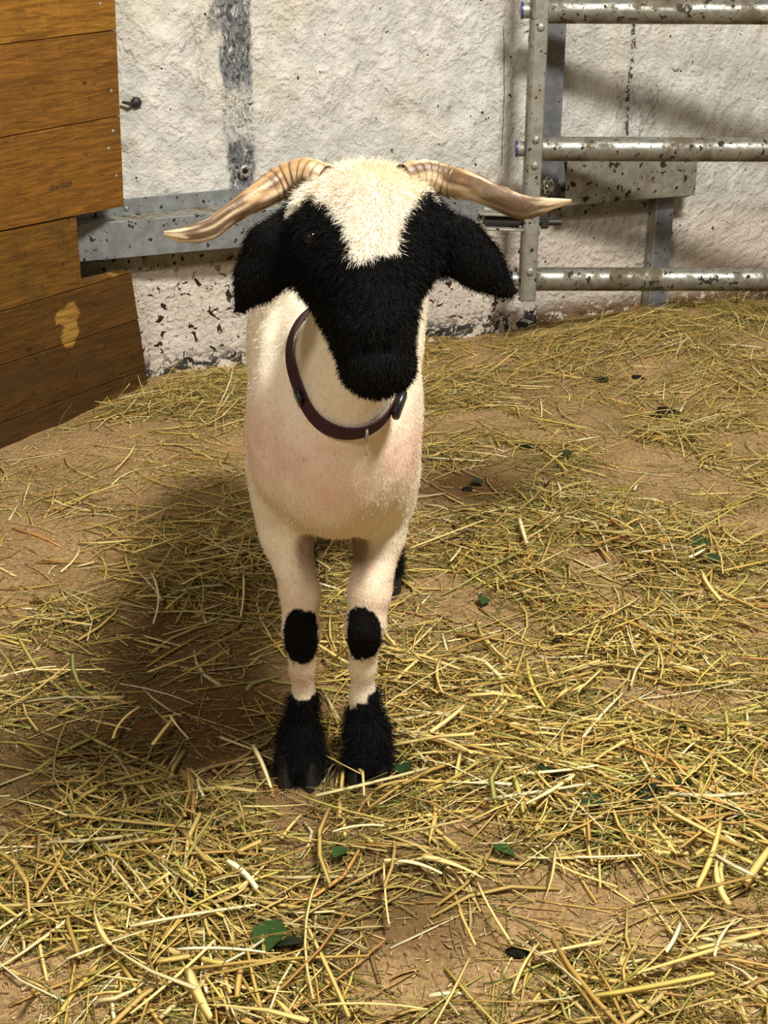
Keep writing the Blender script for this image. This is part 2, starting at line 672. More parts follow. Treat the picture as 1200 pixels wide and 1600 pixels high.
u0, za = wall_uz(346, 150)
u1, zb = wall_uz(394, 150)
uL0, _ = wall_uz(325, 20)
uS0, zS = wall_uz(300, 100)
uS1, _ = wall_uz(325, 100)
zb1 = wall_uz(370, 305)[1]
uc, zc0 = wall_uz(782, 265)
zc1 = wall_uz(783, 35)[1]
WL = float(np.linalg.norm(WB - WA)) - W_START
M['wall_back'] = wall_mat('whitewashed_plaster', [(u0, u1, wall_uz(370, 140)[1], 2.0, .47, 1.0), (u0 + .01, u1, zb1 - .02, wall_uz(370, 215)[1], .47, 1.0),
                                                  (uL0, u0 + .01, wall_uz(340, 50)[1], 2.0, .50, .8), (uS0, uS1, wall_uz(310, 170)[1], wall_uz(310, 20)[1], .62, .35),
                                                  (u0, u1, wall_uz(370, 215)[1], wall_uz(370, 140)[1], .60, .6)],
                          [(uc, zc0, zc1, .0016)], .615, (.70, .62, .43))
wb = build_wall('wall_back', WA, WDIR, WL, W_START, 1.75, 31, M['wall_back'])
tag(wb, 'rough whitewashed stone wall with bare grey strips behind the sheep', 'wall', kind='structure')

ur, zr0 = rwall_uz(972, 220)
zr1 = rwall_uz(985, 30)[1]
M['wall_right'] = wall_mat('whitewashed_plaster_right', [(ur - .03, ur + .10, zr0, zr0 + .16, .66, .4)], [(ur + .01, zr0 - .05, zr1 + .1, .008)], .70, (.74, .64, .52), (.20, .125, .065), .40)
wr = build_wall('wall_right', WB, RDIR, 2.4, 0.0, 1.75, 57, M['wall_right'], .007)
tag(wr, 'rough pinkish white plastered wall behind the metal gate', 'wall', kind='structure')


# small things fixed in the wall (parts of it)
def wall_stone():
    p = on_plane(1055, 103, WB, RN)
    b = MB()
    b.dome(p + RN * .000, RN, .014, .012, 9)
    b.build('stone', M['wall_right'], wr, True)
    p = on_plane(380, 266, WA, WN)
    b = MB()
    ring = [p + WN * .012 + (WDIR * math.cos(t) + np.array([0, 0, 1]) * math.sin(t)) * .011 for t in np.linspace(0, 2 * math.pi, 17)]
    b.tube(ring, .004, 6, False)
    b.build('anchor_ring', M['galv_flat'], wb, True)
    p = on_plane(212, 160, WA, WN)
    b = MB()
    b.dome(p + WN * .002, WN, .013, .010, 7)
    b.tube([on_plane(188, 158, WA, WN) + WN * .012, on_plane(200, 161, WA, WN) + WN * .016, p + WN * .008], [.003, .004, .003], 6)
    b.build('rusty_nail', M['dark_steel'], wb, True)


wall_stone()


# ------------------------------------------------------------------ wooden partition
def panel_sz(px, py):
    p = on_plane(px, py, PE, PN)
    return float(np.dot(p - PE, PDIR)), float(p[2])


part_root = empty('wooden_partition', PE)
tag(part_root, 'brown stained wooden partition of wide planks beside the white wall', 'partition')
UZ = np.array([0, 0, 1.0])
P_ANG = math.atan2(-PDIR[1], -PDIR[0])        # local +X points to the partition's right end


def plank(poly, mat, thick=.027, push=0.0):
    """poly in (s, z): s metres leftwards from the right foot; mesh in board-local axes"""
    b = MB()
    loc = PE + PN * push
    pl = [(-s, z) for s, z in poly]
    b.prism(pl, (0, 0, 0), (1, 0, 0), (0, 0, 1), (0, 1, 0), thick)
    import bmesh
    me = bpy.data.meshes.new('plank')
    me.from_pydata(b.v, [], b.f)
    bm = bmesh.new(); bm.from_mesh(me)
    bmesh.ops.recalc_face_normals(bm, faces=bm.faces)
    bmesh.ops.bevel(bm, geom=list(bm.edges), offset=.0012, segments=1, affect='EDGES')
    bm.to_mesh(me); bm.free()
    o = link('plank', me, mat)
    o.matrix_basis = Matrix.Translation(tuple(loc)) @ Matrix.Rotation(P_ANG, 4, 'Z')
    o.parent = part_root
    o.matrix_parent_inverse = Matrix.Translation(tuple(-PE))
    return o


S_END = 1.5
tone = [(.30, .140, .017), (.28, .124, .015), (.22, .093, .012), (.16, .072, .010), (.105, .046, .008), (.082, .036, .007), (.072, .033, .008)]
# upper board: three planks, edges by height
zu = [panel_sz(60, y)[1] for y in (-260, -110, 62, 204)]
s_top = panel_sz(178, 0)[0]
s_bot, z_bot = panel_sz(192, 322)
s_b2, z_b2 = panel_sz(0, 360)
slope = (z_b2 - z_bot) / (s_b2 - s_bot)


def up_right(z):
    return s_bot + (s_top - s_bot) * (z - z_bot) / (panel_sz(178, 0)[1] - z_bot)


gap = .0008
for k in range(3):
    z1, z0 = zu[k], zu[k + 1]
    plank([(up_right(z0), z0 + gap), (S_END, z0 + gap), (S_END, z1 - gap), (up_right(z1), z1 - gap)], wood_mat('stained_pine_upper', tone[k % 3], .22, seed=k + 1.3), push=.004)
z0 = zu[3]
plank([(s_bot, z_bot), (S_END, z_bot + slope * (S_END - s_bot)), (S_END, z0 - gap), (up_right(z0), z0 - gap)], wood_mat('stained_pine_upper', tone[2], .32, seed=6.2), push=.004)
zu0 = panel_sz(60, 62)[1]

# lower board with the notch for the rail
n1 = panel_sz(120, 344)
n2 = panel_sz(128, 441)
n3 = panel_sz(165, 432)
n4 = panel_sz(205, 424)
zl = [panel_sz(60, y)[1] for y in (470, 552, 640)]
s_lo = lambda z: n4[0] * (z / n4[1]) + 0.0 * (1 - z / n4[1])
top_at = lambda s: z_bot + slope * (s - s_bot) - .003
pa = panel_sz(108, 510)
pb = panel_sz(182, 446)
zc = zl[0]
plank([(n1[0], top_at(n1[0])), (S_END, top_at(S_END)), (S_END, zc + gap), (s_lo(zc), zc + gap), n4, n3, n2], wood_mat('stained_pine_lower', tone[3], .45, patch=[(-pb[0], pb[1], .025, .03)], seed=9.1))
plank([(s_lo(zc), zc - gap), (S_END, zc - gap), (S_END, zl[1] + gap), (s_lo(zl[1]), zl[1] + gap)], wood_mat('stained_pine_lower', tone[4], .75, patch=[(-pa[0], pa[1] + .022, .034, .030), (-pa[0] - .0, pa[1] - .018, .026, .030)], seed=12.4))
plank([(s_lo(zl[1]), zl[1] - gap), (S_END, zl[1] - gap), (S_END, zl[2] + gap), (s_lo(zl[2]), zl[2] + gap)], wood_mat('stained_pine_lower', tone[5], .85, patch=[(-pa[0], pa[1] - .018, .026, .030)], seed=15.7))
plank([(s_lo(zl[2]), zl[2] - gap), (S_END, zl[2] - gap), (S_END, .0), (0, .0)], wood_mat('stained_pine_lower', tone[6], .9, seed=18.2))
for (px, py) in ((157, 6), (174, 142), (177, 205), (170, 232), (182, 275)):
    p = on_plane(px, py, PE + PN * .004, PN)
    MB().dome(p - PN * .001, PN, .0042, .0025, 10).build('screw', M['galv_flat'], part_root, True)


def stamp():
    cu = bpy.data.curves.new('stamp', 'FONT')
    cu.body = '1014190009'
    cu.size = .0165
    cu.extrude = .0002
    cu.space_character = .82
    tmp = bpy.data.objects.new('tmp', cu)
    COL.objects.link(tmp)
    bpy.context.view_layer.update()
    me = bpy.data.meshes.new_from_object(tmp.evaluated_get(bpy.context.evaluated_depsgraph_get()))
    bpy.data.objects.remove(tmp)
    o = link('printed_number', me, simple_mat('stamp_ink', (.05, .022, .006), .7))
    p = on_plane(76, 299, PE + PN * .0046, PN)
    R = Matrix((Vector(-PDIR), Vector((0, 0, 1)), Vector(PN))).transposed()
    o.matrix_basis = Matrix.Translation(tuple(p)) @ R.to_4x4()
    o.parent = part_root
    o.matrix_parent_inverse = Matrix.Translation(tuple(-PE))
    o['label'] = 'faint dark printed number on the upper planks'


stamp()

# ------------------------------------------------------------------ galvanised hat rail on the back wall
ra = at(120, 378, 3.345)
rb = at(757, 328, 3.735)
RZ1 = float(at(120, 348, 3.345)[2] + at(757, 302, 3.735)[2]) / 2
RZ0 = float(at(125, 409, 3.345)[2] + at(757, 352, 3.735)[2]) / 2
ra[2] = rb[2] = 0
rdir = (rb - ra) / np.linalg.norm(rb - ra)
rlen = float(np.linalg.norm(rb - ra))
rn = np.array([rdir[1], -rdir[0], 0])
EXT = .16


def hat_rail():
    root = empty('steel_rail', ra - np.array([0, 0, 0]) + UZ * RZ0)
    tag(root, 'galvanised hat-profile steel rail along the white wall behind the sheep', 'rail')
    L = rlen + EXT
    o = ra - rdir * EXT
    t = .004

    def wall_gap(s):
        p = o + rdir * s
        return max(.03, float(np.dot(p - WA, WN)) - .004)
    ga, gb = wall_gap(0), wall_gap(L)

    def strip(name, pts_a, pts_b, mat=M['galv']):
        """thick folded sheet: profile lists (offset behind the front face, z) at both ends"""
        b = MB()
        A = [o - rn * d + UZ * z for d, z in pts_a]
        B = [o + rdir * L - rn * d + UZ * z for d, z in pts_b]
        n = len(A)
        b.add(A + B, [tuple(range(n)), tuple(reversed(range(n, 2 * n)))] + [(i, (i + 1) % n, n + (i + 1) % n, n + i) for i in range(n)])
        return b.build(name, mat, root, bevel=.0009)
    strip('front_web', [(0, RZ0), (0, RZ1), (t, RZ1), (t, RZ0)], [(0, RZ0), (0, RZ1), (t, RZ1), (t, RZ0)])
    strip('top_shelf', [(t, RZ1 - t), (t, RZ1), (ga, RZ1), (ga, RZ1 - t)], [(t, RZ1 - t), (t, RZ1), (gb, RZ1), (gb, RZ1 - t)], M['galv_dirty'])
    strip('bottom_shelf', [(t, RZ0), (t, RZ0 + t), (ga, RZ0 + t), (ga, RZ0)], [(t, RZ0), (t, RZ0 + t), (gb, RZ0 + t), (gb, RZ0)])
    uf = strip('upper_flange', [(ga - t, RZ1), (ga - t, RZ1 + .036), (ga, RZ1 + .036), (ga, RZ1)], [(gb - t, RZ1), (gb - t, RZ1 + .036), (gb, RZ1 + .036), (gb, RZ1)])
    strip('lower_flange', [(ga - t, RZ0 - .05), (ga - t, RZ0), (ga, RZ0), (ga, RZ0 - .05)], [(gb - t, RZ0 - .05), (gb - t, RZ0), (gb, RZ0), (gb, RZ0 - .05)], M['galv_dirty'])
    s = EXT + .13
    p = o + rdir * s - rn * (ga + (gb - ga) * s / L - t) + UZ * (RZ1 + .013)
    MB().dome(p, rn, .006, .004, 10).build('bolt_head', M['galv_flat'], uf, True)


hat_rail()

# ------------------------------------------------------------------ gate
GY = 3.75
gx_b = at(826, 462, GY)
gx_t = at(847, 0, GY)
GX = float((gx_b[0] + gx_t[0]) / 2)
gate = empty('metal_gate', (GX, GY, float(gx_b[2])))
tag(gate, 'galvanised tubular metal gate with riveted flat stile, splashed with muck', 'gate')
GDIR = np.array([math.cos(math.radians(1.2)), math.sin(math.radians(1.2)), 0])
GN = np.array([GDIR[1], -GDIR[0], 0])
z_low = float(at(826, 470, GY)[2])
stile_c = lambda z: np.array([GX, GY, z])
stile = MB().box(stile_c((z_low + 1.12) / 2), GDIR, GN, UZ, .035, .010, 1.12 - z_low, .003).build('stile', M['galv_flat'], gate, bevel=0)
MB().box(stile_c((z_low + 1.12) / 2) - GN * .03 - GDIR * .0185, GDIR, GN, UZ, .004, .07, 1.12 - z_low, .002).build('stile_flange', M['galv_dirty'], gate)
TUBE_R = .0295
tz = []
for py in (19, 237, 442):
    z = float(at(870, py, GY)[2])
    tz.append(z)
    p0 = np.array([GX, GY, z]) - GN * (.006 + TUBE_R) + GDIR * .012
    tb = MB().tube([p0 + GDIR * s for s in np.linspace(0, 1.6, 9)], TUBE_R, 20).build('tube', M['galv_tube'], gate, True)
    c = p0 - GDIR * .036
    MB().tube([c - GDIR * .016, c + GDIR * .008], TUBE_R * .62, 14).build('tube_end', M['galv_flat'], tb, True)
    MB().tube([c - GDIR * .020, c - GDIR * .016], TUBE_R * .68, 14).build('end_cap', M['blue_cap'], tb, True)
for py in (-20, 42, 218, 258, 424):
    z = float(at(838, py, GY)[2])
    MB().dome(np.array([GX, GY, z]) + GN * .005, GN, .0095, .006, 12).build('rivet', M['galv_flat'], stile, True)
# threaded bolt and nut
zb_ = float(at(845, 350, GY)[2])
pb_ = np.array([GX, GY, zb_]) - GN * .02
tbolt = MB().tube([pb_ - GDIR * .05, pb_ + GDIR * .075], .0085, 10).build('threaded_bolt', M['dark_steel'], gate, True)
MB().tube([pb_ + GDIR * .024, pb_ + GDIR * .042], .0165, 6).build('nut', M['dark_steel'], tbolt)

# hinge bracket between rail end and gate
hb = empty('hinge_bracket', at(765, 350, 3.70))
tag(hb, 'dirty steel hinge bracket between the wall rail and gate stile', 'hinge')
e0, e1 = at(758, 345, 3.74), at(817, 347, 3.760)
d_ = (e1 - e0) / np.linalg.norm(e1 - e0)
side = np.cross(d_, UZ)
c_ = (e0 + e1) / 2 - d_ * .012
MB().box(c_ - UZ * .016, d_, side, UZ, .115, .05, .006, .002).build('lower_plate', M['galv_dirty'], hb)
MB().box(c_ + UZ * .020, d_, side, UZ, .115, .05, .006, .002).build('upper_plate', M['galv_dirty'], hb)
MB().tube([c_ - d_ * .045, c_ + d_ * .05], .012, 12).build('pin', M['dark_steel'], hb, True)
MB().tube([c_ - d_ * .045 - UZ * .02, c_ - d_ * .045 + UZ * .024], .011, 6).build('nut', M['galv_dirty'], hb)

# ------------------------------------------------------------------ fittings on the right wall
RFN = RN


def rw(px, py, off):
    return on_plane(px, py, WB + RN * off, RN)


def rbox(name, root, x0, y0, x1, y1, off, depth, mat, bev=.0015):
    """box on the right wall spanning a pixel rectangle on the plane `off` in front of the wall"""
    a, b2 = rw(x0, y0, off), rw(x1, y1, off)
    u0_, u1_ = float(np.dot(a - WB, RDIR)), float(np.dot(b2 - WB, RDIR))
    zt, zb2 = float(a[2]), float(b2[2])
    c = WB + RDIR * (u0_ + u1_) / 2 + RN * (off - depth / 2) + UZ * (zt + zb2) / 2
    return MB().box(c, RDIR, RN, UZ, abs(u1_ - u0_), depth, abs(zt - zb2), bev).build(name, mat, root)


stub = empty('rail_box', rw(985, 300, .06))
tag(stub, 'muddy steel box rail fixed on the wall below the middle gate tube', 'rail')
rbox('front_web', stub, 887, 252, 1086, 305, .085, .005, M['galv_dirty'])
rbox('back_web', stub, 862, 246, 1080, 303, .010, .008, M['galv_dull'])
a_ = rw(887, 305, .08)
MB().box((rw(887, 253, .08) + rw(1086, 253, .08)) / 2 - RN * .036, RDIR, RN, UZ, .32, .075, .005, .001).build('top_shelf', M['galv_dirty'], stub)
MB().box((rw(887, 304, .08) + rw(1086, 304, .08)) / 2 - RN * .036, RDIR, RN, UZ, .32, .075, .005, .001).build('bottom_shelf', M['galv_dirty'], stub)
rbox('timber_strip', stub, 862, 312, 1012, 329, .018, .014, M['galv_dirty'])

post = empty('steel_post', rw(1030, 480, .03))
tag(post, 'short dull grey steel post standing at the wall under the box rail', 'post')
pa_, pb2 = rw(1042, 304, .045), rw(1028, 482, .045)
u_ = float(np.dot((pa_ + pb2) / 2 - WB, RDIR))
zt_ = float(pa_[2]) - .006
MB().box(WB + RDIR * u_ + RN * .043 + UZ * zt_ / 2, RDIR, RN, UZ, .050, .005, zt_, .001).build('face', M['galv_dull'], post)
MB().box(WB + RDIR * (u_ - .0275) + RN * .027 + UZ * zt_ / 2, RDIR, RN, UZ, .005, .037, zt_, .001).build('flange', M['galv_flat'], post)

chan = empty('wall_channel', rw(866, 225, .04))
tag(chan, 'upright plain grey steel channel on the wall right behind the gate stile', 'channel')
pc = rw(866, 130, .05)
uch = float(np.dot(pc - WB, RDIR))
zl_, zh_ = float(rw(866, 300, .05)[2]), 1.25
MB().box(WB + RDIR * uch + RN * .048 + UZ * (zl_ + zh_) / 2, RDIR, RN, UZ, .052, .005, zh_ - zl_, .001).build('face', M['galv_dull'], chan)
MB().box(WB + RDIR * (uch + .0235) + RN * .024 + UZ * (zl_ + zh_) / 2, RDIR, RN, UZ, .005, .043, zh_ - zl_, .001).build('flange', M['galv_dull'], chan)
MB().box(WB + RDIR * (uch - .0235) + RN * .024 + UZ * (zl_ + zh_) / 2, RDIR, RN, UZ, .005, .043, zh_ - zl_, .001).build('flange', M['galv_dull'], chan)

# knot of shiny wire
wk = empty('wire_knot', rw(856, 290, .09))
tag(wk, 'small tangle of shiny wire hanging behind the gate stile', 'wire')
kc = rw(857, 290, .09)
for k in range(5):
    ax = RNG.normal(size=3); ax /= np.linalg.norm(ax)
    a2 = np.cross(ax, [.2, .5, .8]); a2 /= np.linalg.norm(a2)
    b2 = np.cross(ax, a2)
    r = .016 + .004 * k / 5
    MB().tube([kc + r * (a2 * math.cos(t) + b2 * math.sin(t)) * (1, 1, 1.2) for t in np.linspace(0, 6.283, 18)], .0013, 5, False).build('wire_loop', M['bright_steel'], wk, True)

# ------------------------------------------------------------------ the sheep (one continuous body grown from smooth-blended tapered volumes)
def P(px, py, Y):
    return at(px, py, Y)


AX = -.068          # body axis X
PRIM = []           # (kind, data, blend, tag)


def ell(c, r, k=.03, tg='body', rot=None):
    PRIM.append(('e', np.array(c, float), np.array(r, float), rot, k, tg))


def cone(a, b, ra, rb, k=.02, tg='body', flat=None):
    PRIM.append(('c', np.array(a, float), np.array(b, float), ra, rb, k, tg, flat))


# trunk
ell((AX - .004, 2.13, .530), (.126, .30, .145), .05)
ell((AX - .008, 2.42, .520), (.112, .17, .130), .05)
ell((AX + .004, 1.88, .540), (.096, .18, .140), .06)
ell((AX + .006, 1.800, .495), (.088, .115, .108), .05)     # breast
ell((AX + .004, 1.82, .455), (.070, .10, .085), .05)
cone((AX, 1.98, .645), (AX - .005, 2.45, .62), .045, .040, .08)
# shoulders
ell((AX - .064, 1.85, .50), (.028, .085, .105), .05)
ell((AX + .074, 1.85, .50), (.028, .085, .105), .05)
# neck
NK0, NK1, NK2 = np.array([AX + .012, 1.85, .570]), np.array([AX + .026, 1.730, .640]), np.array([AX + .044, 1.670, .765])
cone(NK0, NK1, .072, .047, .04, 'neck')
cone(NK1, NK2, .047, .049, .03, 'neck')
cone((AX + .030, 1.712, .572), (AX + .042, 1.650, .72), .043, .040, .028, 'neck')
# head
cone(P(572, 338, 1.635), NK2, .052, .050, .03, 'neck')
ell(P(570, 338, 1.615), (.070, .060, .040), .025, 'head')
ell(P(574, 310, 1.630), (.066, .046, .023), .02, 'head')
cone(P(574, 358, 1.590), P(578, 420, 1.552), .055, .050, .03, 'head')
cone(P(578, 420, 1.548), P(586, 510, 1.505), .044, .035, .03, 'head')
cone(P(586, 510, 1.508), P(589, 565, 1.492), .0365, .0345, .02, 'head')
ell(P(590, 573, 1.490), (.0360, .032, .025), .015, 'head')
cone(P(566, 400, 1.625), P(589, 565, 1.525), .046, .025, .03, 'head')      # jaw
ell(P(507, 385, 1.590), (.030, .036, .045), .03, 'head')                    # cheek / eye socket
ell(P(646, 380, 1.590), (.026, .036, .045), .03, 'head')
ell(P(489, 362, 1.572), (.016, .016, .018), .015, 'head')
ell(P(660, 352, 1.572), (.016, .016, .018), .015, 'head')
cone(P(488, 415, 1.605), P(548, 540, 1.555), .020, .016, .025, 'head')      # side of the jaw
# ears (flattened)
EARS = [[P(462, 368, 1.615), P(428, 394, 1.60), P(402, 438, 1.595), P(374, 480, 1.595)],
        [P(668, 362, 1.615), P(712, 382, 1.605), P(752, 420, 1.60), P(790, 452, 1.60)]]
for e in EARS:
    for i, (r0, r1) in enumerate(((.026, .0275), (.0275, .0195), (.0195, .0095))):
        cone(e[i], e[i + 1], r0, r1, .012 if i else .02, 'ear', .50)
# legs
LEG = {
    'fl': [(P(444, 745, 1.86), .036), (P(449, 835, 1.845), .033), (P(470, 930, 1.815), .0245), (P(471, 985, 1.800), .0225), (P(473, 1045, 1.812), .0155), (P(475, 1095, 1.818), .0160), (P(470, 1150, 1.812), .0245), (P(467, 1192, 1.797), .031)],
    'fr': [(P(597, 745, 1.86), .036), (P(594, 835, 1.845), .032), (P(577, 925, 1.815), .0265), (P(569, 980, 1.800), .0245), (P(566, 1045, 1.812), .0160), (P(567, 1090, 1.818), .0170), (P(573, 1145, 1.812), .0270), (P(575, 1188, 1.797), .032)],
}
for nm, ch in LEG.items():
    for i in range(len(ch) - 1):
        cone(ch[i][0], ch[i + 1][0], ch[i][1], ch[i + 1][1], .05 if i == 0 else .012, nm)
HIND = {'hl': -.152, 'hr': .000}
for nm, hx in HIND.items():
    sx = -1 if nm == 'hl' else 1
    ch = [((AX - .008 + sx * .06, 2.44, .50), .085), ((hx * .6 + (AX + sx * .07) * .4, 2.36, .40), .056), ((hx, 2.45, .285), .030), ((hx, 2.475, .245), .027), ((hx, 2.45, .16), .018), ((hx, 2.43, .105), .020), ((hx, 2.40, .06), .027), ((hx, 2.385, .038), .030)]
    for i in range(len(ch) - 1):
        cone(ch[i][0], ch[i + 1][0], ch[i][1], ch[i + 1][1], .05 if i < 1 else .014, nm)
    LEG[nm] = [(np.array(c), r) for c, r in ch]
# tail
cone((AX, 2.56, .60), (AX - .01, 2.60, .42), .030, .022, .02)


def prim_d(pr, Q):
    if pr[0] == 'e':
        q = Q - pr[1]
        r = pr[2]
        k0 = np.sqrt(((q / r) ** 2).sum(1))
        k1 = np.sqrt(((q / (r * r)) ** 2).sum(1)) + 1e-9
        return k0 * (k0 - 1) / k1
    _, a, b, ra, rb, k, tg, flat = pr
    ab = b - a
    L2 = ab @ ab
    q = Q - a
    t = np.clip((q @ ab) / L2, 0, 1)
    w = q - t[:, None] * ab
    if flat:
        w = w.copy()
        w[:, 1] /= flat
        d = np.sqrt((w ** 2).sum(1)) - (ra + (rb - ra) * t)
        return d * flat * 1.25
    return np.sqrt((w ** 2).sum(1)) - (ra + (rb - ra) * t)


def smin(a, b, k):
    h = np.clip(.5 + .5 * (b - a) / k, 0, 1)
    return b + (a - b) * h - k * h * (1 - h)


def sheep_sdf(Q):
    d = np.full(len(Q), 1.0)
    for pr in PRIM:
        k = pr[4] if pr[0] == 'e' else pr[5]
        pd = prim_d(pr, Q)
        near = pd < d + k
        if near.all():
            d = smin(pd, d, k)
        else:
            d[near] = smin(pd[near], d[near], k)
    return d


def group_d(Q, tags):
    d = np.full(len(Q), 1.0)
    for pr in PRIM:
        if pr[5 if pr[0] == 'e' else 6] in tags:
            d = np.minimum(d, prim_d(pr, Q))
    return d


NOSTRIL = [P(572, 548, 1.462), P(606, 548, 1.462)]


def coat_sdf(Q):
    d = sheep_sdf(Q)
    d = d + .0022 * fbm(Q[:, 0] * 34, Q[:, 1] * 34, Q[:, 2] * 34, 71, 2) + .003 * noise3(Q[:, 0] * 13, Q[:, 1] * 13, Q[:, 2] * 13, 77)
    for c in NOSTRIL:
        q = np.sqrt((((Q - c) / (1.3, 1.6, .7)) ** 2).sum(1)) - .0055
        d = np.maximum(d, -q)
    return d


def surface_nets(lo, hi, step, band=.024):
    n = np.ceil((np.array(hi) - lo) / step / 4).astype(int) * 4
    # coarse pass
    cs = step * 4
    cn = n // 4
    gx = [lo[i] + cs * (np.arange(cn[i]) + .5) - step / 2 for i in range(3)]
    CQ = np.stack(np.meshgrid(*gx, indexing='ij'), -1).reshape(-1, 3)
    cd = sheep_sdf(CQ).reshape(cn)
    near = np.abs(cd) < band
    D = np.repeat(np.repeat(np.repeat(np.where(cd < 0, -1.0, 1.0), 4, 0), 4, 1), 4, 2).astype(np.float32)
    mask = np.repeat(np.repeat(np.repeat(near, 4, 0), 4, 1), 4, 2)
    idx = np.argwhere(mask)
    Q = lo + idx * step
    D[mask] = coat_sdf(Q)
    S = D < 0
    # cells with a sign change
    corners = [(a, b, c) for a in (0, 1) for b in (0, 1) for c in (0, 1)]
    sl = lambda A, o: A[o[0]:A.shape[0] - 1 + o[0], o[1]:A.shape[1] - 1 + o[1], o[2]:A.shape[2] - 1 + o[2]]
    cnt = sum(sl(S, o).astype(np.int8) for o in corners)
    act = (cnt > 0) & (cnt < 8)
    cells = np.argwhere(act)
    vid = np.full(act.shape, -1, np.int64)
    vid[act] = np.arange(len(cells))
    acc = np.zeros((len(cells), 3))
    num = np.zeros(len(cells))
    for i, a in enumerate(corners):
        for b in corners[i + 1:]:
            if sum(abs(p - q) for p, q in zip(a, b)) != 1:
                continue
            da = D[tuple((cells + a).T)]
            db = D[tuple((cells + b).T)]
            x = (da < 0) != (db < 0)
            t = np.where(x, da / np.where(np.abs(da - db) < 1e-9, 1, da - db), 0)
            pos = np.array(a) + t[:, None] * (np.array(b) - np.array(a))
            acc += pos * x[:, None]
            num += x
    V = lo + (cells + acc / num[:, None]) * step
    faces = []
    for ax in range(3):
        o1, o2 = [(1, 2), (2, 0), (0, 1)][ax]
        A = S
        s0 = [slice(None)] * 3; s1 = [slice(None)] * 3
        s0[ax] = slice(0, -1); s1[ax] = slice(1, None)
        ch = A[tuple(s0)] != A[tuple(s1)]
        e = np.argwhere(ch)
        e = e[(e[:, o1] > 0) & (e[:, o2] > 0) & (e[:, o1] < act.shape[o1]) & (e[:, o2] < act.shape[o2])]
        ins = S[tuple(e.T)]
        d1 = np.zeros(3, int); d1[o1] = 1
        d2 = np.zeros(3, int); d2[o2] = 1
        q = [vid[tuple((e - d1 * i - d2 * j).T)] for i, j in ((1, 1), (0, 1), (0, 0), (1, 0))]
        q = np.stack(q, 1)
        q[~ins] = q[~ins][:, ::-1]
        faces.append(q[(q >= 0).all(1)])
    return V, np.concatenate(faces)


SV, SF = surface_nets(np.array([-.36, 1.40, -.004]), np.array([.26, 2.68, .93]), .0040)


def vert_normals(V, F):
    a = V[F[:, 2]] - V[F[:, 0]]
    b = V[F[:, 3]] - V[F[:, 1]]
    fn = np.cross(a, b)
    n = np.zeros_like(V)
    for k in range(4):
        np.add.at(n, F[:, k], fn)
    return n / (np.linalg.norm(n, axis=1, keepdims=True) + 1e-12)


SN = vert_normals(SV, SF)

# ---- coat colours
BX = [430, 452, 462, 480, 497, 515, 530, 541, 548, 553, 570, 586, 600, 612, 620, 623, 625, 632, 642, 648, 655, 664, 674, 684, 700]
BY = [338, 345, 330, 316, 311, 322, 340, 360, 390, 411, 409, 405, 399, 397, 399, 380, 358, 342, 330, 312, 303, 300, 306, 322, 330]


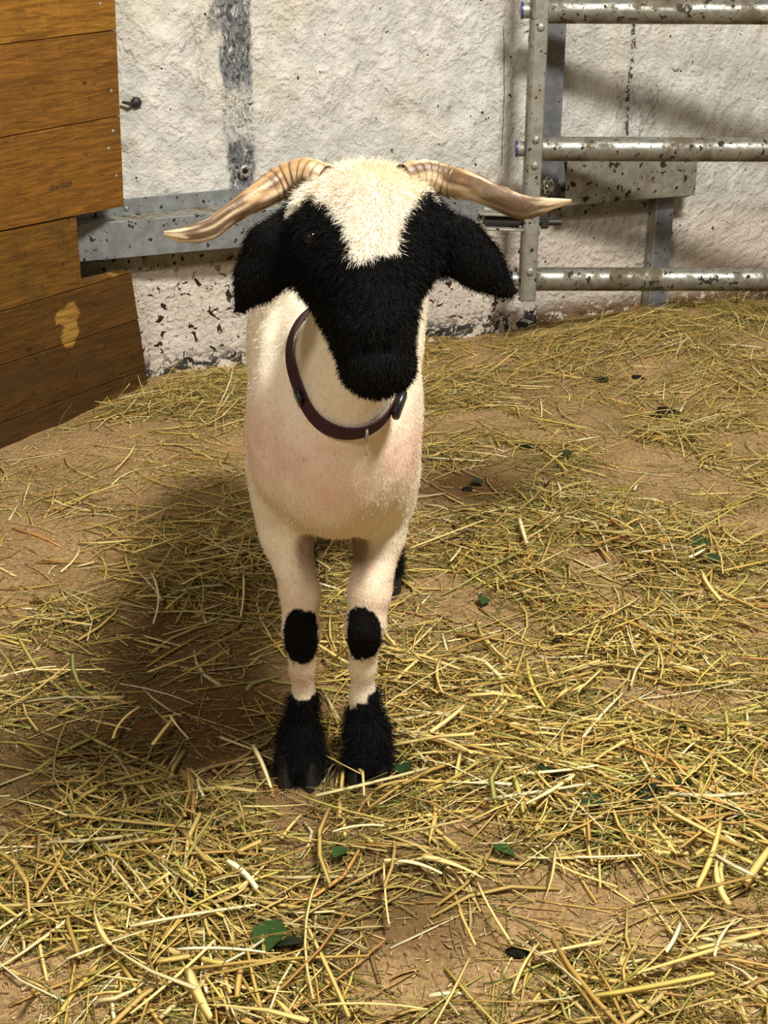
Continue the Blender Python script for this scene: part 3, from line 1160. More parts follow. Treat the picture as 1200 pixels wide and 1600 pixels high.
def coat_color(V, N):
    px, py = project(V)
    jit = 5.0 * noise3(V[:, 0] * 260, V[:, 1] * 260, V[:, 2] * 260, 5) + 4.0 * noise3(V[:, 0] * 90, V[:, 1] * 90, V[:, 2] * 90, 6)
    dh, dn, de = group_d(V, ('head',)), group_d(V, ('neck', 'body')), group_d(V, ('ear',))
    face = (dh < dn + .004) & (V[:, 2] > .63) & (py + jit > np.interp(px, BX, BY)) & (V[:, 1] < 1.635)
    ear = (de < .010) & (de < dh + .006)
    black = face | ear
    z = V[:, 2]
    jz = .006 * noise3(V[:, 0] * 120, V[:, 1] * 120, V[:, 2] * 120, 8)
    for nm in ('fl', 'fr', 'hl', 'hr'):
        dl = group_d(V, (nm,))
        on = dl < .02
        hoof_top = .122 if nm[0] == 'f' else .12
        extra = .018 * (V[:, 0] - (-.019)) / .03 if nm == 'fr' else 0
        black |= on & (z + jz - extra < hoof_top)
        kz, ky = (LEG[nm][3][0][2], LEG[nm][3][0][1])
        if nm[0] == 'f':
            w = 1 - ((z + jz - kz + .004) / .040) ** 2
            cx = LEG[nm][3][0][0]
            black |= on & (w > 0) & (N[:, 1] < -.15) & (np.abs(V[:, 0] - cx) < .022 * np.sqrt(np.clip(w + .15, 0, 1)))
        else:
            black |= on & (np.abs(z + jz - kz) < .055)
    c = np.tile(np.array([.86, .77, .60]), (len(V), 1))
    var = fbm(V[:, 0] * 16, V[:, 1] * 16, V[:, 2] * 16, 15, 3)[:, None]
    c = c * (1 + .10 * var)
    # rosy skin through short wool
    pink = np.zeros(len(V))
    for (a, b, Y, r, w) in ((445, 700, 1.75, .055, .62), (505, 735, 1.70, .06, .52), (620, 700, 1.76, .05, .58), (480, 790, 1.72, .06, .3), (585, 385, 1.55, .022, .9), (575, 300, 1.58, .035, .30), (470, 930, 1.80, .03, .35), (580, 920, 1.8, .03, .3), (475, 1060, 1.8, .02, .4), (400, 690, 1.80, .04, .3)):
        q = P(a, b, Y)
        pink = np.maximum(pink, w * np.exp(-((V - q) ** 2).sum(1) / (2 * r * r)))
    pink = np.clip(pink * (1 + .9 * fbm(V[:, 0] * 26, V[:, 1] * 26, V[:, 2] * 26, 33, 4)), 0, 1)[:, None]
    c = c * (1 - pink) + np.array([.74, .43, .33]) * pink
    # cream-white poll, ochre tinge, inner legs darkened: mostly painted shade, some stain
    q = P(605, 275, 1.60)
    oc = (.5 * np.exp(-((V - q) ** 2).sum(1) / (2 * .03 ** 2)))[:, None]
    c = c * (1 - oc) + np.array([.90, .72, .40]) * oc
    crown = ((dh < .01) & (z > .78))[:, None]
    c = np.where(crown, np.minimum(c * np.array([1.08, 1.12, 1.22]), .93), c)
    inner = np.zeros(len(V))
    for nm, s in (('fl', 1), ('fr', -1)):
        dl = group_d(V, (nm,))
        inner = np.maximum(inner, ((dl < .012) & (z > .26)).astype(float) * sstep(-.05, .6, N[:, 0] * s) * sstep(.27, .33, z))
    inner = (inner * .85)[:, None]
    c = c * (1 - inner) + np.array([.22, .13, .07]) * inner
    low = ((z < .30) & (z > .1))[:, None]
    c = np.where(low, c * np.array([.93, .90, .86]), c)
    c[black] = np.array([.0045, .004, .004])
    return np.clip(c, 0, 1), black


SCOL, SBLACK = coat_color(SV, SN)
sheep = empty('sheep', (AX, 2.08, 0))
tag(sheep, 'shorn white sheep with black face, black ears, black knees and spreading horns', 'sheep')
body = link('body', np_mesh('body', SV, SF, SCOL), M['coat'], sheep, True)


# ---- fleece strands, mesh ribbons rooted on the body
def strands(name, count, weight, length, width, lift, flow, curl, colfn, seed):
    rg = np.random.default_rng(seed)
    fc = SV[SF].mean(1)
    ar = np.linalg.norm(np.cross(SV[SF[:, 2]] - SV[SF[:, 0]], SV[SF[:, 3]] - SV[SF[:, 1]]), axis=1)
    w = ar * weight
    f = rg.choice(len(SF), count, p=w / w.sum())
    uv = rg.random((count, 2, 1))
    q = SV[SF[f]]
    root = (q[:, 0] * (1 - uv[:, 0]) + q[:, 1] * uv[:, 0]) * (1 - uv[:, 1]) + (q[:, 3] * (1 - uv[:, 0]) + q[:, 2] * uv[:, 0]) * uv[:, 1]
    n = SN[SF[f, 0]]
    fl = flow(root, n)
    fl = fl - n * (fl * n).sum(1, keepdims=True)
    rnd = rg.normal(size=(count, 3))
    d = n * lift + fl + rnd * curl
    d /= np.linalg.norm(d, axis=1, keepdims=True)
    bend = fl * .6 + rg.normal(size=(count, 3)) * curl * 1.3 - np.array([0, 0, .35])
    L = (length(root) * (.55 + .8 * rg.random(count)))[:, None]
    p0 = root - n * .001
    p1 = root + d * L * .5
    d2 = d + bend * .7
    d2 /= np.linalg.norm(d2, axis=1, keepdims=True)
    p2 = p1 + d2 * L * .5
    side = np.cross(d, rg.normal(size=(count, 3)))
    side /= np.linalg.norm(side, axis=1, keepdims=True) + 1e-9
    ww = width * (.7 + .6 * rg.random((count, 1)))
    V = np.stack([p0 - side * ww / 2, p0 + side * ww / 2, p1 + side * ww * .4, p1 - side * ww * .4, p2], 1).reshape(-1, 3)
    b = np.arange(count)[:, None] * 5
    F = np.concatenate([b + [0, 1, 2], b + [0, 2, 3], b + [3, 2, 4]])
    c = np.repeat(colfn(SCOL[SF[f, 0]], rg, count), 5, 0)
    o = link(name, np_mesh(name, V, F, c), M['wool'], sheep)
    tag(o, kind='stuff')
    return o


FB = SBLACK[SF[:, 0]]
FCEN = SV[SF].mean(1)
front = (SN[SF[:, 0]][:, 1] < .55) | (FCEN[:, 1] < 1.75)
HEADC = P(578, 420, 1.58)


def flow_down(r, n):
    return np.tile(np.array([0, .25, -1.0]), (len(r), 1)) * .9


def flow_face(r, n):
    v = np.tile(np.array([0, -.15, -.75]), (len(r), 1))
    v[:, 0] += np.tanh((r[:, 0] - HEADC[0]) / .025) * .35 + .12 * noise3(r[:, 0] * 40, r[:, 1] * 40, r[:, 2] * 40, 9)
    return v


px_, py_ = project(FCEN)
is_head = (FCEN[:, 2] > .63) & (FCEN[:, 1] < 1.68)
is_foot = FCEN[:, 2] < .15
strands('black_wool', 80000, (FB & is_head) * 1.0 + (FB & ~is_head) * .8, lambda r: np.where(r[:, 2] < .145, .016, np.where(r[:, 2] < .4, .006, np.where((r[:, 2] < .74) | (np.abs(r[:, 0] - HEADC[0]) > .085), .0070, .0105)))  , .0006, .65, flow_face, .5,
        lambda c, g, n: np.clip(np.tile(np.array([.0055, .005, .0048]), (n, 1)) * (.4 + 1.3 * g.random((n, 1)) ** 2), 0, 1), 3)
strands('poll_wool', 26000, ((~FB) & is_head & (dist_ok := (group_d(FCEN, ('head',)) < .012))).astype(float), lambda r: np.full(len(r), .010), .0005, .35, flow_face, .4,
        lambda c, g, n: np.clip(c * (.85 + .3 * g.random((n, 1))), 0, .95), 4)
strands('short_fleece', 90000, ((~FB) & ~(is_head & dist_ok) & front).astype(float), lambda r: np.full(len(r), .006), .0005, .18, flow_down, .25,
        lambda c, g, n: np.clip(c * (.92 + .14 * g.random((n, 1))), 0, .95), 5)


# ---- horns
def catmull(ctrl, n):
    ctrl = np.array(ctrl, float)
    c = np.vstack([2 * ctrl[0] - ctrl[1], ctrl, 2 * ctrl[-1] - ctrl[-2]])
    out = []
    m = len(ctrl) - 1
    for t in np.linspace(0, m, n):
        i = min(int(t), m - 1)
        u = t - i
        p0, p1, p2, p3 = c[i:i + 4]
        out.append(.5 * ((2 * p1) + (p2 - p0) * u + (2 * p0 - 5 * p1 + 4 * p2 - p3) * u * u + (3 * p1 - p0 - 3 * p2 + p3) * u ** 3))
    return np.array(out)


def horn(ctrl, label, keel, seed):
    """ctrl rows: px, py, Y, radius up/down (px), depth ratio"""
    rows = []
    for px, py, Y, rp, fl in ctrl:
        p = P(px, py, Y)
        dep = float(-((p - CC) @ CR)[2])
        rows.append([*p, rp * dep / F_PX, fl])
    C = catmull(rows, 110)
    SEG = 24
    V, colr = [], []
    m = len(C)
    arc = np.concatenate([[0], np.cumsum(np.linalg.norm(np.diff(C[:, :3], axis=0), axis=1))])
    for i in range(m):
        d = C[min(i + 1, m - 1), :3] - C[max(i - 1, 0), :3]
        d /= np.linalg.norm(d)
        up = UZ - d * d[2]
        up /= np.linalg.norm(up)
        b = np.cross(d, up)
        s = arc[i]
        fr = s / arc[-1]
        ridge = sstep(.42, .30, fr)
        ph = s / .0105
        saw = (ph % 1.0)
        rid = 1 + ridge * .10 * (saw - .5)
        groove = ridge * float(saw < .18)
        for k in range(SEG):
            a = 2 * math.pi * k / SEG
            ca, sa = math.cos(a), math.sin(a)
            r = max(C[i, 3], .0008)
            sh = 1.0
            if sa < 0 and keel:
                sh += 0
            lump = 1 + (.07 * float(noise3(s * 40 + seed, ca * 1.5, sa * 1.5, 91)) + .06 * float(noise3(s * 110 + seed, ca * 4, sa * 4, 92))) * sstep(.25, .6, fr)
            # scooped front on the outer half
            scoop = 1 - .35 * sstep(.55, .75, fr) * sstep(.95, .85, fr) * max(0.0, math.cos(a - math.pi * (1.5 if b[1] > 0 else .5)))
            V.append(C[i, :3] + r * rid * lump * (up * ca + b * sa * C[i, 4] * scoop))
            g = float(fbm(s * 30, ca * 2.2 + seed, sa * 2.2, 44, 3))
            g2 = float(fbm(s * 14, ca * 5 + seed, sa * 5, 47, 3))
            cream, tan_, brn = np.array([.76, .60, .40]), np.array([.42, .26, .12]), np.array([.085, .042, .018])
            mixv = sstep(-.25, .45, g + .25 * math.sin(fr * 5))
            c = cream * (1 - mixv) + tan_ * mixv
            dk = sstep(.02, .26, g2 + .22 * sstep(.40, .60, fr) - .40 * sstep(.84, .96, fr)) * .9
            c = c * (1 - dk) + brn * dk
            c = c * (1 - .7 * groove) + brn * .7 * groove
            colr.append(c)
    F = []
    for i in range(m - 1):
        for k in range(SEG):
            j = (k + 1) % SEG
            F.append((i * SEG + k, i * SEG + j, (i + 1) * SEG + j, (i + 1) * SEG + k))
    V.append(C[-1, :3]); colr.append(colr[-1])
    me = np_mesh('horn', V, F, np.array(colr))
    o = link('horn', me, M['horn'], sheep, True)
    o['label'] = label
    return o


horn([(512, 282, 1.615, 24, 1.0), (475, 274, 1.635, 27, 1.0), (437, 288, 1.635, 26, .95), (400, 310, 1.615, 22, .85), (362, 333, 1.595, 17, .8), (328, 358, 1.58, 17, .7), (290, 367, 1.575, 13, .55), (256, 365, 1.572, 4, .5)],
     'ridged brown horn that dips at its scooped tip', False, 0.0)
horn([(628, 278, 1.615, 22, 1.0), (665, 274, 1.635, 24, 1.0), (705, 285, 1.635, 25, .95), (742, 294, 1.615, 22, .85), (778, 309, 1.60, 20, .75), (816, 324, 1.59, 20, .6), (852, 320, 1.585, 12, .55), (893, 314, 1.58, 2.5, .5)],
     'pale tan horn that runs out level to a sharp tip', True, 5.0)

# ---- eyes
for (px, py, Y) in ((486, 372, 1.553), (668, 362, 1.562)):
    c = P(px, py, Y)
    b = MB()
    nlat, nlon = 8, 14
    vs = [c + .0085 * np.array([math.sin(a) * math.cos(p), math.sin(a) * math.sin(p), math.cos(a)]) for a in np.linspace(.01, math.pi - .01, nlat) for p in np.linspace(0, 2 * math.pi, nlon, endpoint=False)]
    fs = [(i * nlon + k, i * nlon + (k + 1) % nlon, (i + 1) * nlon + (k + 1) % nlon, (i + 1) * nlon + k) for i in range(nlat - 1) for k in range(nlon)]
    b.add(vs, fs)
    b.build('eye', M['eye'], sheep, True)


# ---- hooves: two claws each
def hoof(nm):
    c, r = LEG[nm][-1]
    x, y = c[0], c[1]
    b = MB()
    for s in (-1, 1):
        prof = [(-.020, 0), (.022, 0)]
        cx = x + s * .0165
        rings = []
        for (z, yf, yb, w) in ((0.0, -.046, .018, .0145), (.012, -.044, .018, .0145), (.028, -.030, .016, .0135), (.042, -.016, .012, .011)):
            ring = []
            for k in range(12):
                a = 2 * math.pi * k / 12
                yy = (yf + yb) / 2 + (yb - yf) / 2 * math.sin(a)
                taper = 1 - .35 * max(0, -math.sin(a))
                ring.append((cx + w * math.cos(a) * taper, y + yy, z))
            rings.append(ring)
        vs = [p for rr in rings for p in rr]
        fs = [(i * 12 + k, i * 12 + (k + 1) % 12, (i + 1) * 12 + (k + 1) % 12, (i + 1) * 12 + k) for i in range(3) for k in range(12)]
        fs += [tuple(reversed(range(12))), tuple(range(36, 48))]
        b.add(vs, fs)
    b.build('hoof', M['hoof'], sheep, True)


for nm in LEG:
    hoof(nm)


# ---- collar, fitted round the neck
COLC = np.array([AX + .031, 1.725, .612])
v_fb = np.array([0.0, -.70, -.71]); v_fb /= np.linalg.norm(v_fb)      # towards the hanging front


def ray_out(c, dirs, rmax=.16):
    t = np.zeros(len(dirs)) + .02
    for _ in range(60):
        d = sheep_sdf(c + dirs * t[:, None])
        t = np.where(d < 0, t + np.maximum(-d * .7, .0012), t)
        t = np.minimum(t, rmax)
    return t


M['collar'] = simple_mat('maroon_webbing', (.032, .004, .008), .7)
M['black_plastic'] = simple_mat('black_plastic', (.012, .012, .014), .3)
collar = empty('collar', COLC + v_fb * .07)
tag(collar, 'dark red webbing collar with black buckle and metal ring round the neck', 'collar')
NA = 72
ang = np.linspace(0, 2 * math.pi, NA, endpoint=False)
dirs = np.cos(ang)[:, None] * v_fb + np.sin(ang)[:, None] * np.array([1.0, 0, 0])
axis = np.cross(v_fb, np.array([1.0, 0, 0])); axis /= np.linalg.norm(axis)
if axis[2] < 0:
    axis = -axis
rr = ray_out(COLC, dirs)
rr = np.convolve(np.concatenate([rr[-3:], rr, rr[:3]]), np.ones(7) / 7, 'valid') + .005
WCOL = .0072
r_hi, r_lo = [], []
for sgn, lst in ((1, r_hi), (-1, r_lo)):
    q = ray_out(COLC + axis * WCOL * sgn, dirs)
    q = np.convolve(np.concatenate([q[-3:], q, q[:3]]), np.ones(7) / 7, 'valid') + .005
    lst.append(np.minimum(np.maximum(q, rr - .006), rr + .006))
r_hi, r_lo = r_hi[0], r_lo[0]


def collar_pt(i, w, off):
    """w -1..1 across the strap"""
    i = i % NA
    r = rr[i] + ((r_hi[i] - rr[i]) * w if w > 0 else (r_lo[i] - rr[i]) * -w) + off
    return COLC + axis * WCOL * w + dirs[i] * r


b = MB()
ring = [(-1, 0), (-1, .0022), (0, .0026), (1, .0022), (1, 0), (0, .0002)]
vs = [collar_pt(i, w, o) for i in range(NA) for w, o in ring]
fs = [(i * 6 + k, i * 6 + (k + 1) % 6, ((i + 1) % NA) * 6 + (k + 1) % 6, ((i + 1) % NA) * 6 + k) for i in range(NA) for k in range(6)]
b.add(vs, fs)
b.build('strap', M['collar'], collar, True)


def ang_at(deg):
    return int(round(deg / 360 * NA)) % NA


def on_strap(name, deg, length, width, thick, mat, off=.003, parent=None):
    i = ang_at(deg)
    c = collar_pt(i, 0, off + thick / 2)
    tdir = collar_pt(i + 2, 0, 0) - collar_pt(i - 2, 0, 0)
    tdir /= np.linalg.norm(tdir)
    nrm = dirs[i] - tdir * np.dot(dirs[i], tdir)
    nrm /= np.linalg.norm(nrm)
    ax2 = np.cross(tdir, nrm)
    return MB().box(c, tdir, ax2, nrm, length, width, thick, .003).build(name, mat, parent or collar, True), c, tdir, nrm, ax2


buckle = on_strap('buckle', 48, .034, .020, .009, M['black_plastic'])[0]
on_strap('buckle_clip', 66, .016, .018, .008, M['black_plastic'], parent=buckle)
on_strap('slider', -62, .020, .021, .006, M['black_plastic'])
i = ang_at(12)
c = collar_pt(i, 0, .005)
tdir = collar_pt(i + 2, 0, 0) - collar_pt(i - 2, 0, 0)
tdir /= np.linalg.norm(tdir)
out = np.array([0, -1.0, 0])
MB().tube([c - UZ * .010 + (out * math.sin(t) * .010 + UZ * math.cos(t) * .016 + tdir * .002) for t in np.linspace(0, 2 * math.pi, 25)], .0019, 8, False).build('ring', M['bright_steel'], collar, True)

# ------------------------------------------------------------------ straw bedding
STRAW_COLS = np.array([[.66, .47, .15], [.74, .57, .22], [.58, .40, .11], [.80, .68, .36], [.50, .33, .09], [.62, .50, .13], [.40, .25, .08], [.46, .44, .12], [.85, .76, .50], [.56, .30, .09]])
STRAW_P = np.array([.20, .18, .14, .10, .10, .10, .07, .05, .03, .03])
DENSE = [(950, 850, .26, .20, 1.0), (1050, 1050, .20, .18, .9), (830, 1240, .22, .14, 1.0), (1020, 1230, .18, .14, .9), (1120, 540, .22, .22, 1.6), (980, 690, .25, .2, .5), (320, 1350, .22, .10, 1.1),
         (520, 1330, .16, .10, 1.0), (150, 1340, .16, .10, .8), (60, 1130, .14, .10, .9), (90, 960, .20, .12, .6), (280, 655, .28, .14, 1.1), (330, 620, .22, .12, .8), (250, 900, .16, .14, .4), (650, 1010, .16, .12, .7),
         (80, 1500, .14, .08, .7), (640, 1230, .10, .08, .6), (720, 560, .30, .22, .9), (720, 640, .25, .25, .8), (900, 540, .25, .14, .6), (1100, 680, .3, .3, .6), (330, 800, .25, .25, .5), (1130, 1280, .14, .12, .8), (700, 900, .2, .15, .5), (560, 1130, .1, .1, .3),
         (750, 1330, .12, .08, .5), (300, 1560, .2, .05, .4), (720, 1560, .3, .04, .6), (1100, 1520, .12, .06, .4), (30, 870, .15, .1, .4), (1170, 900, .2, .3, .5)]
BARE = [(850, 610, .22, .22, .8), (760, 975, .12, .07, .9), (230, 735, .14, .16, .8), (210, 1080, .14, .14, .75), (390, 1120, .09, .12, .7), (735, 775, .10, .12, .9), (900, 1420, .14, .08, .95), (700, 1440, .12, .06, .8),
        (560, 1470, .08, .04, .6), (1150, 1440, .08, .06, .5), (100, 1420, .10, .05, .4), (1010, 640, .14, .14, .4), (40, 720, .15, .15, .7), (300, 1000, .10, .08, .4), (150, 1560, .08, .04, .5), (860, 500, .35, .10, .8)]
DENSE = [(gnd(a, b), sx, sy, w) for a, b, sx, sy, w in DENSE]
BARE = [(gnd(a, b), sx, sy, w) for a, b, sx, sy, w in BARE]


def density(x, y):
    d = .10 + .20 * fbm(x * 5, y * 5, 0, 61, 3)
    for c, sx, sy, w in DENSE:
        d = d + .62 * w * np.exp(-((x - c[0]) ** 2 / (2 * sx * sx) + (y - c[1]) ** 2 / (2 * sy * sy)))
    for c, sx, sy, w in BARE:
        d = d * (1 - w * .92 * np.exp(-((x - c[0]) ** 2 / (2 * sx * sx) + (y - c[1]) ** 2 / (2 * sy * sy))))
    return np.clip(d * sstep(-.55, .45, fbm(x * 8, y * 8, 0, 66, 4)) * 1.5, .015, 1.3)


def inside(p, m=.012):
    """keeps bedding on the pen side of walls and partition"""
    ok = (p - WA[:2]) @ WN[:2] > m
    ok &= (p - WB[:2]) @ RN[:2] > m
    ok &= (p - PE[:2]) @ PN[:2] > m
    return ok


def on_foot(p, r=.034):
    bad = np.zeros(len(p), bool)
    for nm in LEG:
        c = LEG[nm][-1][0]
        bad |= ((p[:, 0] - c[0]) / r) ** 2 + ((p[:, 1] - c[1] + .012) / (r * 1.3)) ** 2 < 1
    return bad


def ribbon(A, B, width, thick, bend, rg, rings=4, kink=None):
    """A,B (N,3) end points -> tubes of flattened diamond section"""
    N = len(A)
    t = np.linspace(0, 1, rings)[None, :, None]
    d = B - A
    L = np.linalg.norm(d, axis=1, keepdims=True)
    d = d / L
    side = np.cross(d, UZ)
    side /= np.linalg.norm(side, axis=1, keepdims=True) + 1e-9
    C = A[:, None] * (1 - t) + B[:, None] * t
    bow = (4 * t * (1 - t))
    C = C + side[:, None] * bow * (bend * L)[:, None] + UZ * bow * (np.abs(bend) * .25 * L)[:, None]
    if kink is not None:
        C[:, rings // 2:] += side[:, None] * (kink * L)[:, None] * (t[:, rings // 2:] - .45)
    tw = (rg.normal(size=(N, 1, 1)) * .5 + (t - .5) * rg.normal(size=(N, 1, 1)) * .9)
    up = np.cross(side, d)
    s2 = side[:, None] * np.cos(tw) + up[:, None] * np.sin(tw)
    u2 = -side[:, None] * np.sin(tw) + up[:, None] * np.cos(tw)
    w = (width[:, None, None] * (1 - .35 * (t - .3) ** 2)) / 2
    h = thick[:, None, None] / 2
    V = np.stack([C - s2 * w, C + u2 * h, C + s2 * w, C - u2 * h * .6], 2)
    V = V.reshape(-1, 3)
    base = (np.arange(N) * rings * 4)[:, None, None, None]
    r = (np.arange(rings - 1) * 4)[None, :, None, None]
    k = np.arange(4)
    quad = np.stack([k, (k + 1) % 4, 4 + (k + 1) % 4, 4 + k], -1)[None, None]
    F = (base + r + quad).reshape(-1, 4)
    caps = np.concatenate([base[:, 0, 0] + [3, 2, 1, 0], base[:, 0, 0] + (rings - 1) * 4 + [0, 1, 2, 3]])
    return V, np.concatenate([F, caps])


def straw_field(name, n, len_rng, w_rng, col_mul, seed, label, green=0.0, layer=.022, gain=1.0):
    rg = np.random.default_rng(seed)
    pts = []
    got = 0
    while got < n:
        y = 1.12 + (4.30 - 1.12) * rg.random(60000)
        x = (rg.random(60000) * 2 - 1) * (.38 * y + .30)
        p = np.stack([x, y], 1)
        keep = (rg.random(60000) < density(x, y) * gain / 1.0 * np.clip(.58 + .24 * (y - 1.2), .55, 1.3) / 1.1) & inside(p, .02)
        pts.append(p[keep]); got += keep.sum()
    p = np.concatenate(pts)[:n]
    L = len_rng[0] + (len_rng[1] - len_rng[0]) * rg.random(n) ** 1.7
    far = np.clip(1.18 - .24 * (p[:, 1] - 1.2), .55, 1.1)
    L = L * (.5 + .5 * far)
    dirang = .0 + .9 * fbm(p[:, 0] * 3, p[:, 1] * 3, 0, seed, 2) * 2 + rg.normal(size=n) * 1.0
    dv = np.stack([np.cos(dirang), np.sin(dirang)], 1)
    a2, b2 = p - dv * L[:, None] / 2, p + dv * L[:, None] / 2
    ok = inside(a2) & inside(b2) & ~on_foot(p) & ~on_foot(a2, .030) & ~on_foot(b2, .030) & ~on_foot(p * .5 + a2 * .5) & ~on_foot(p * .5 + b2 * .5)
    a2, b2, p, L, n = a2[ok], b2[ok], p[ok], L[ok], int(ok.sum())
    dn = np.clip(density(p[:, 0], p[:, 1]), 0, 1.2)
    lift = .0015 + layer * dn * rg.random(n) ** 1.5
    tilt = rg.normal(size=n) * .006 * dn + (rg.random(n) < .05) * rg.random(n) * .05
    za = np.maximum(ground_h(a2[:, 0], a2[:, 1]) + .0015, ground_h(a2[:, 0], a2[:, 1]) + lift - tilt)
    zb = np.maximum(ground_h(b2[:, 0], b2[:, 1]) + .0015, ground_h(b2[:, 0], b2[:, 1]) + lift + tilt)
    A = np.column_stack([a2, za]); B = np.column_stack([b2, zb])
    w = (w_rng[0] + (w_rng[1] - w_rng[0]) * rg.random(n) ** 2.0) * far[ok]
    kink = np.where(rg.random((n, 1)) < .18, rg.normal(size=(n, 1)) * .35, 0)
    V, F = ribbon(A, B, w, np.maximum(w * .35, .0007), rg.normal(size=(n, 1)) * .06, rg, 4, kink)
    ci = rg.choice(len(STRAW_COLS), n, p=STRAW_P)
    c = STRAW_COLS[ci] * (.75 + .45 * rg.random((n, 1))) * col_mul
    if green > 0:
        g = rg.random(n) < green
        c[g] = np.array([.20, .22, .06]) * (.6 + .8 * rg.random((g.sum(), 1)))
    # trodden, damp bedding, darkened along with the soil and painted sheep shadow
    c = c * np.array([.95, .93, .86]) * (1 - .45 * soil_shade_w(p[:, 0], p[:, 1]))[:, None]
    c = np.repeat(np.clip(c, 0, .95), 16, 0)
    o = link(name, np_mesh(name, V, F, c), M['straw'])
    tag(o, label, 'straw', kind='stuff')
    return o


straw_field('straw_bedding', 13000, (.035, .20), (.0022, .0072), 1.0, 101, 'layer of loose yellow straw strewn over the barn floor')
straw_field('hay_litter', 24000, (.03, .15), (.0009, .0021), np.array([.54, .56, .42]), 202, 'thin greenish brown hay stems mixed into the bedding', .28, .016)


def chaff():
    rg = np.random.default_rng(303)
    n = 26000
    y = 1.12 + (4.25 - 1.12) * rg.random(n) ** 1.4
    x = (rg.random(n) * 2 - 1) * (.36 * y + .25)
    p = np.stack([x, y], 1)
    p = p[inside(p, .015)]
    n = len(p)
    a = rg.random(n) * 6.283
    L = .0025 + .006 * rg.random(n) ** 2
    w = .0008 + .0022 * rg.random(n)
    dv = np.stack([np.cos(a), np.sin(a)], 1) * L[:, None]
    A, B = p - dv, p + dv
    z = ground_h(p[:, 0], p[:, 1]) + .001
    A3 = np.column_stack([A, z + .001 * rg.random(n)]); B3 = np.column_stack([B, z + .003 * rg.random(n)])
    V, F = ribbon(A3, B3, w, w * .5, np.zeros((n, 1)), rg, 2)
    c = np.array([[.70, .50, .26], [.50, .32, .14], [.80, .64, .38], [.24, .14, .06]])[rg.choice(4, n, p=[.4, .3, .15, .15])] * (.7 + .5 * rg.random((n, 1)))
    c = c * (1 - .55 * soil_shade_w(p[:, 0], p[:, 1]))[:, None]
    o = link('wood_shavings', np_mesh('wood_shavings', V, F, np.repeat(c, 8, 0)), M['straw'])
    tag(o, 'fine pale wood shavings and chaff scattered on the floor', 'shavings', kind='stuff')


chaff()

def zone_of(mid):
    hoofd = min(float(np.linalg.norm(mid[:2] - LEG[n_][-1][0][:2])) for n_ in ('fl', 'fr'))
    if hoofd < .17:
        return "close to the sheep's front hooves"
    if float((mid[:2] - PE[:2]) @ PN[:2]) < .42 and mid[1] > 2.3:
        return 'in front of the wooden partition'
    if mid[1] > 2.35:
        return 'on the floor between sheep and gate'
    if mid[1] > 1.85:
        return "on the floor beside the sheep's legs"
    return 'on the floor ahead of the sheep'


# ---- the broad single stalks that lie on top, one object each
STALKS = [  # x0,y0,x1,y1 in the photograph, width mm, colour index
    (205, 1600, 336, 1494, 7.5, 1), (296, 1540, 330, 1606, 12, 1), (278, 1507, 416, 1514, 4, 8), (356, 1380, 402, 1416, 8, 8), (205, 1472, 405, 1437, 5, 3), (105, 1510, 232, 1480, 5, 3),
    (492, 1584, 668, 1590, 5, 1), (490, 1575, 500, 1395, 3.5, 1), (545, 1600, 475, 1460, 5, 0), (816, 1243, 932, 1232, 10, 3), (655, 1170, 737, 1206, 11, 1), (672, 1168, 726, 1126, 8, 1),
    (985, 1542, 1135, 1488, 8, 0), (835, 1506, 942, 1480, 8, 1), (1088, 1398, 1122, 1312, 8, 0), (1117, 1365, 1138, 1420, 10, 1), (1164, 1392, 1200, 1345, 12, 0), (850, 1420, 866, 1352, 5, 1),
    (660, 1368, 755, 1394, 9, 1), (600, 1374, 690, 1390, 6, 3), (895, 1358, 1008, 1355, 4, 3), (909, 1186, 972, 1098, 5, 3), (900, 1110, 940, 1062, 5, 1), (688, 1040, 690, 1098, 6, 0),
    (40, 1435, 95, 1465, 7, 1), (175, 1500, 150, 1450, 7, 1), (8, 1268, 108, 1310, 4, 3), (395, 1178, 424, 1242, 7, 3), (310, 1245, 320, 1280, 5, 3), (178, 1180, 218, 1128, 7, 1),
    (268, 1142, 295, 1175, 6, 3), (240, 1190, 270, 1148, 6, 1), (236, 905, 240, 985, 4, 3), (380, 905, 376, 970, 6, 3), (148, 650, 40, 668, 3.5, 3), (180, 745, 210, 712, 6, 1), (80, 785, 140, 805, 5, 3),
    (0, 1082, 90, 1064, 6, 3), (30, 1068, 165, 1066, 5, 1), (232, 1068, 320, 1030, 3.5, 0), (225, 1005, 283, 1020, 4, 8), (810, 835, 822, 875, 9, 3), (1075, 895, 1100, 878, 8, 8), (1095, 908, 1125, 955, 8, 1),
    (710, 715, 792, 722, 4, 3), (900, 545, 985, 558, 4, 3), (640, 870, 760, 830, 4, 1), (755, 930, 880, 880, 4, 1), (870, 1010, 1000, 950, 4, 1), (555, 1170, 545, 1100, 4, 3), (1040, 1500, 1062, 1450, 6, 8),
    (1115, 1508, 1150, 1440, 5, 3), (800, 1490, 745, 1400, 4, 1), (716, 1440, 742, 1492, 6, 0), (800, 1565, 840, 1490, 5, 1), (1085, 1568, 1170, 1598, 6, 1), (608, 1465, 600, 1380, 5, 1), (440, 1330, 470, 1290, 6, 0),
    (520, 1330, 600, 1320, 5, 3), (560, 1340, 660, 1352, 4, 1), (380, 1290, 480, 1270, 4, 1), (240, 1260, 330, 1320, 4, 0)]
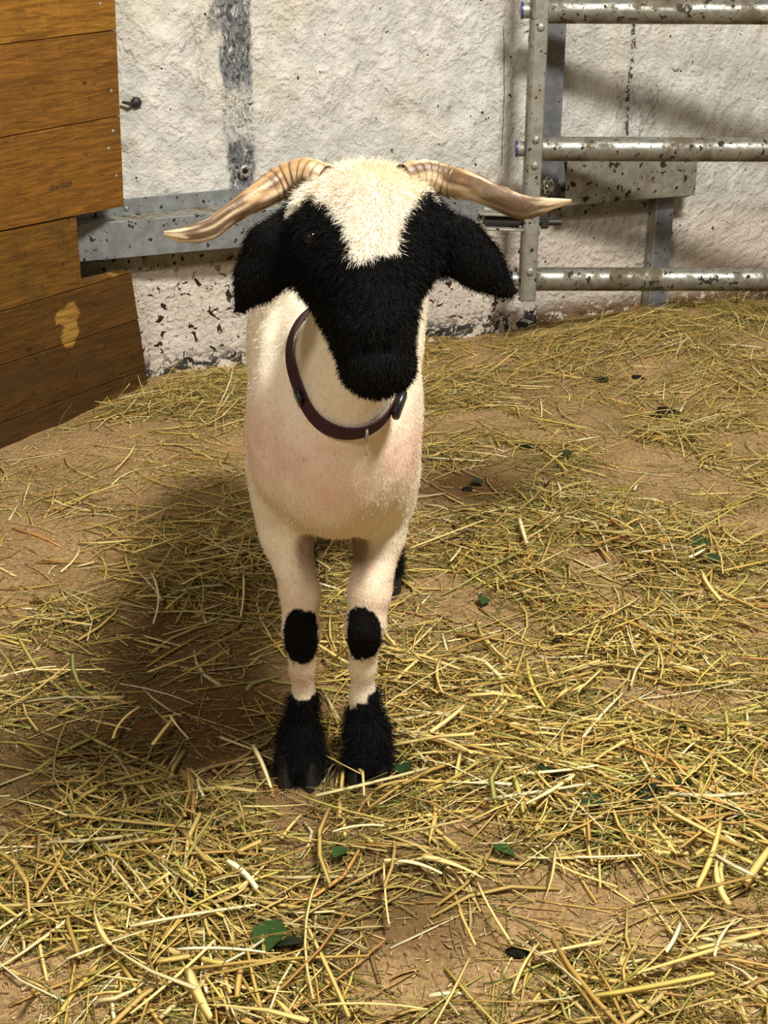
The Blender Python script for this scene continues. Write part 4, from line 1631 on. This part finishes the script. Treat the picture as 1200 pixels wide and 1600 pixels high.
for (x0, y0, x1, y1, wmm, ci) in STALKS:
    a, b2 = gnd(x0, y0, .012), gnd(x1, y1, .012)
    if not (inside(a[None, :2], .01)[0] and inside(b2[None, :2], .01)[0]):
        continue
    for q in (a, b2):
        q[2] = float(ground_h(q[0], q[1])) + .016 + .012 * min(1.0, float(density(q[0], q[1])))
    w = np.array([wmm / 1000])
    V, F = ribbon(a[None], b2[None], w, w * .35, RNG.normal(size=(1, 1)) * .05, RNG, 6)
    c = np.tile(np.clip(STRAW_COLS[ci] * (.95 + .25 * RNG.random()), 0, .95), (len(V), 1))
    o = link('straw_stalk', np_mesh('straw_stalk', V, F, c), M['straw'])
    zone = zone_of((a + b2) / 2)
    look = {8: 'short whitish straw stalk', 3: 'pale cream straw stalk', 1: 'bright yellow straw stalk', 0: 'golden brown straw stalk'}[ci]
    width = 'wide flattened ' if wmm >= 8 else ('slender ' if wmm <= 4 else '')
    tag(o, f'{width}{look} {zone}', 'straw', f'{width}{look}s {zone}')

# ---- green leaves among the straw
LEAVES = [(1092, 858, .030, 0), (1075, 825, .018, 1), (420, 1470, .034, 0), (452, 1482, .022, 2), (295, 1276, .018, 0), (860, 1226, .022, 1), (925, 1268, .024, 1), (1010, 1240, .036, 2), (1000, 1262, .028, 2), (788, 1336, .020, 0),
          (745, 748, .018, 2), (882, 708, .022, 1), (630, 1202, .022, 1), (755, 935, .018, 0), (530, 1348, .016, 0), (870, 1000, .016, 1), (1110, 880, .024, 1), (1070, 1240, .02, 1)]


def leaf(px, py, s, kind):
    p = gnd(px, py, .02)
    p[2] = float(ground_h(p[0], p[1])) + .010 + .010 * min(1.0, float(density(p[0], p[1])))
    s *= .78
    a = RNG.random() * 6.283
    ex = np.array([math.cos(a), math.sin(a), .15 * RNG.normal()])
    ey = np.array([-math.sin(a), math.cos(a), .25 * RNG.normal()])
    n = np.cross(ex, ey)
    V, F = [], []
    m = 9
    for i in range(m):
        t = i / (m - 1)
        w = math.sin(math.pi * t ** .8) * .42 * (1 + .18 * (i % 2)) + .01
        for k, u in enumerate((-1, 0, 1)):
            V.append(p + ex * s * (t - .5) * 2 + ey * s * w * u * 1.6 + n * s * (.18 * abs(u) * w * 2 - .25 * (t - .5) ** 2))
    nb = len(V)
    V += [q - n * .0008 for q in V]
    for i in range(m - 1):
        for k in range(2):
            q = (i * 3 + k, i * 3 + k + 1, i * 3 + k + 4, i * 3 + k + 3)
            F.append(q)
            F.append(tuple(nb + j for j in reversed(q)))
    col = np.array([[.024, .060, .012], [.018, .042, .012], [.010, .018, .008]][kind])
    o = link('leaf', np_mesh('leaf', V, F, np.tile(col, (len(V), 1))), M['leaf'], None, True)
    look = ['bright green torn leaf', 'dull dark green leaf', 'blackish green wilted leaf'][kind]
    size = 'large ' if s > .021 else ''
    tag(o, f'{size}{look} {zone_of(p)}', 'leaf', f'{size}{look} {zone_of(p)}')


for l in LEAVES:
    leaf(*l)

# ---- dark droppings
for (px, py, r) in ((1040, 648, .017), (1022, 655, .011), (1068, 662, .010), (808, 1499, .010), (940, 606, .012), (995, 606, .009), (310, 1425, .016), (1078, 690, .009), (820, 702, .009), (730, 770, .008)):
    p = gnd(px, py)
    p[2] = float(ground_h(p[0], p[1])) + r * .35
    vs, fs = [], []
    for i in range(7):
        a = math.pi * (.03 + .94 * i / 6)
        for k in range(10):
            b_ = 6.283 * k / 10
            q = 1 + .25 * RNG.normal() * .5
            vs.append(p + r * q * np.array([math.sin(a) * math.cos(b_) * 1.5, math.sin(a) * math.sin(b_), math.cos(a) * .6]))
    fs = [(i * 10 + k, i * 10 + (k + 1) % 10, (i + 1) * 10 + (k + 1) % 10, (i + 1) * 10 + k) for i in range(6) for k in range(10)] + [tuple(range(10)), tuple(reversed(range(60, 70)))]
    o = MB().add(vs, fs).build('dung_clump', M['dung'], None, True)
    size = 'larger' if r > .011 else 'tiny'
    tag(o, f'{size} black clump of dung {zone_of(p)}', 'dung', f'{size} dung clumps {zone_of(p)}')
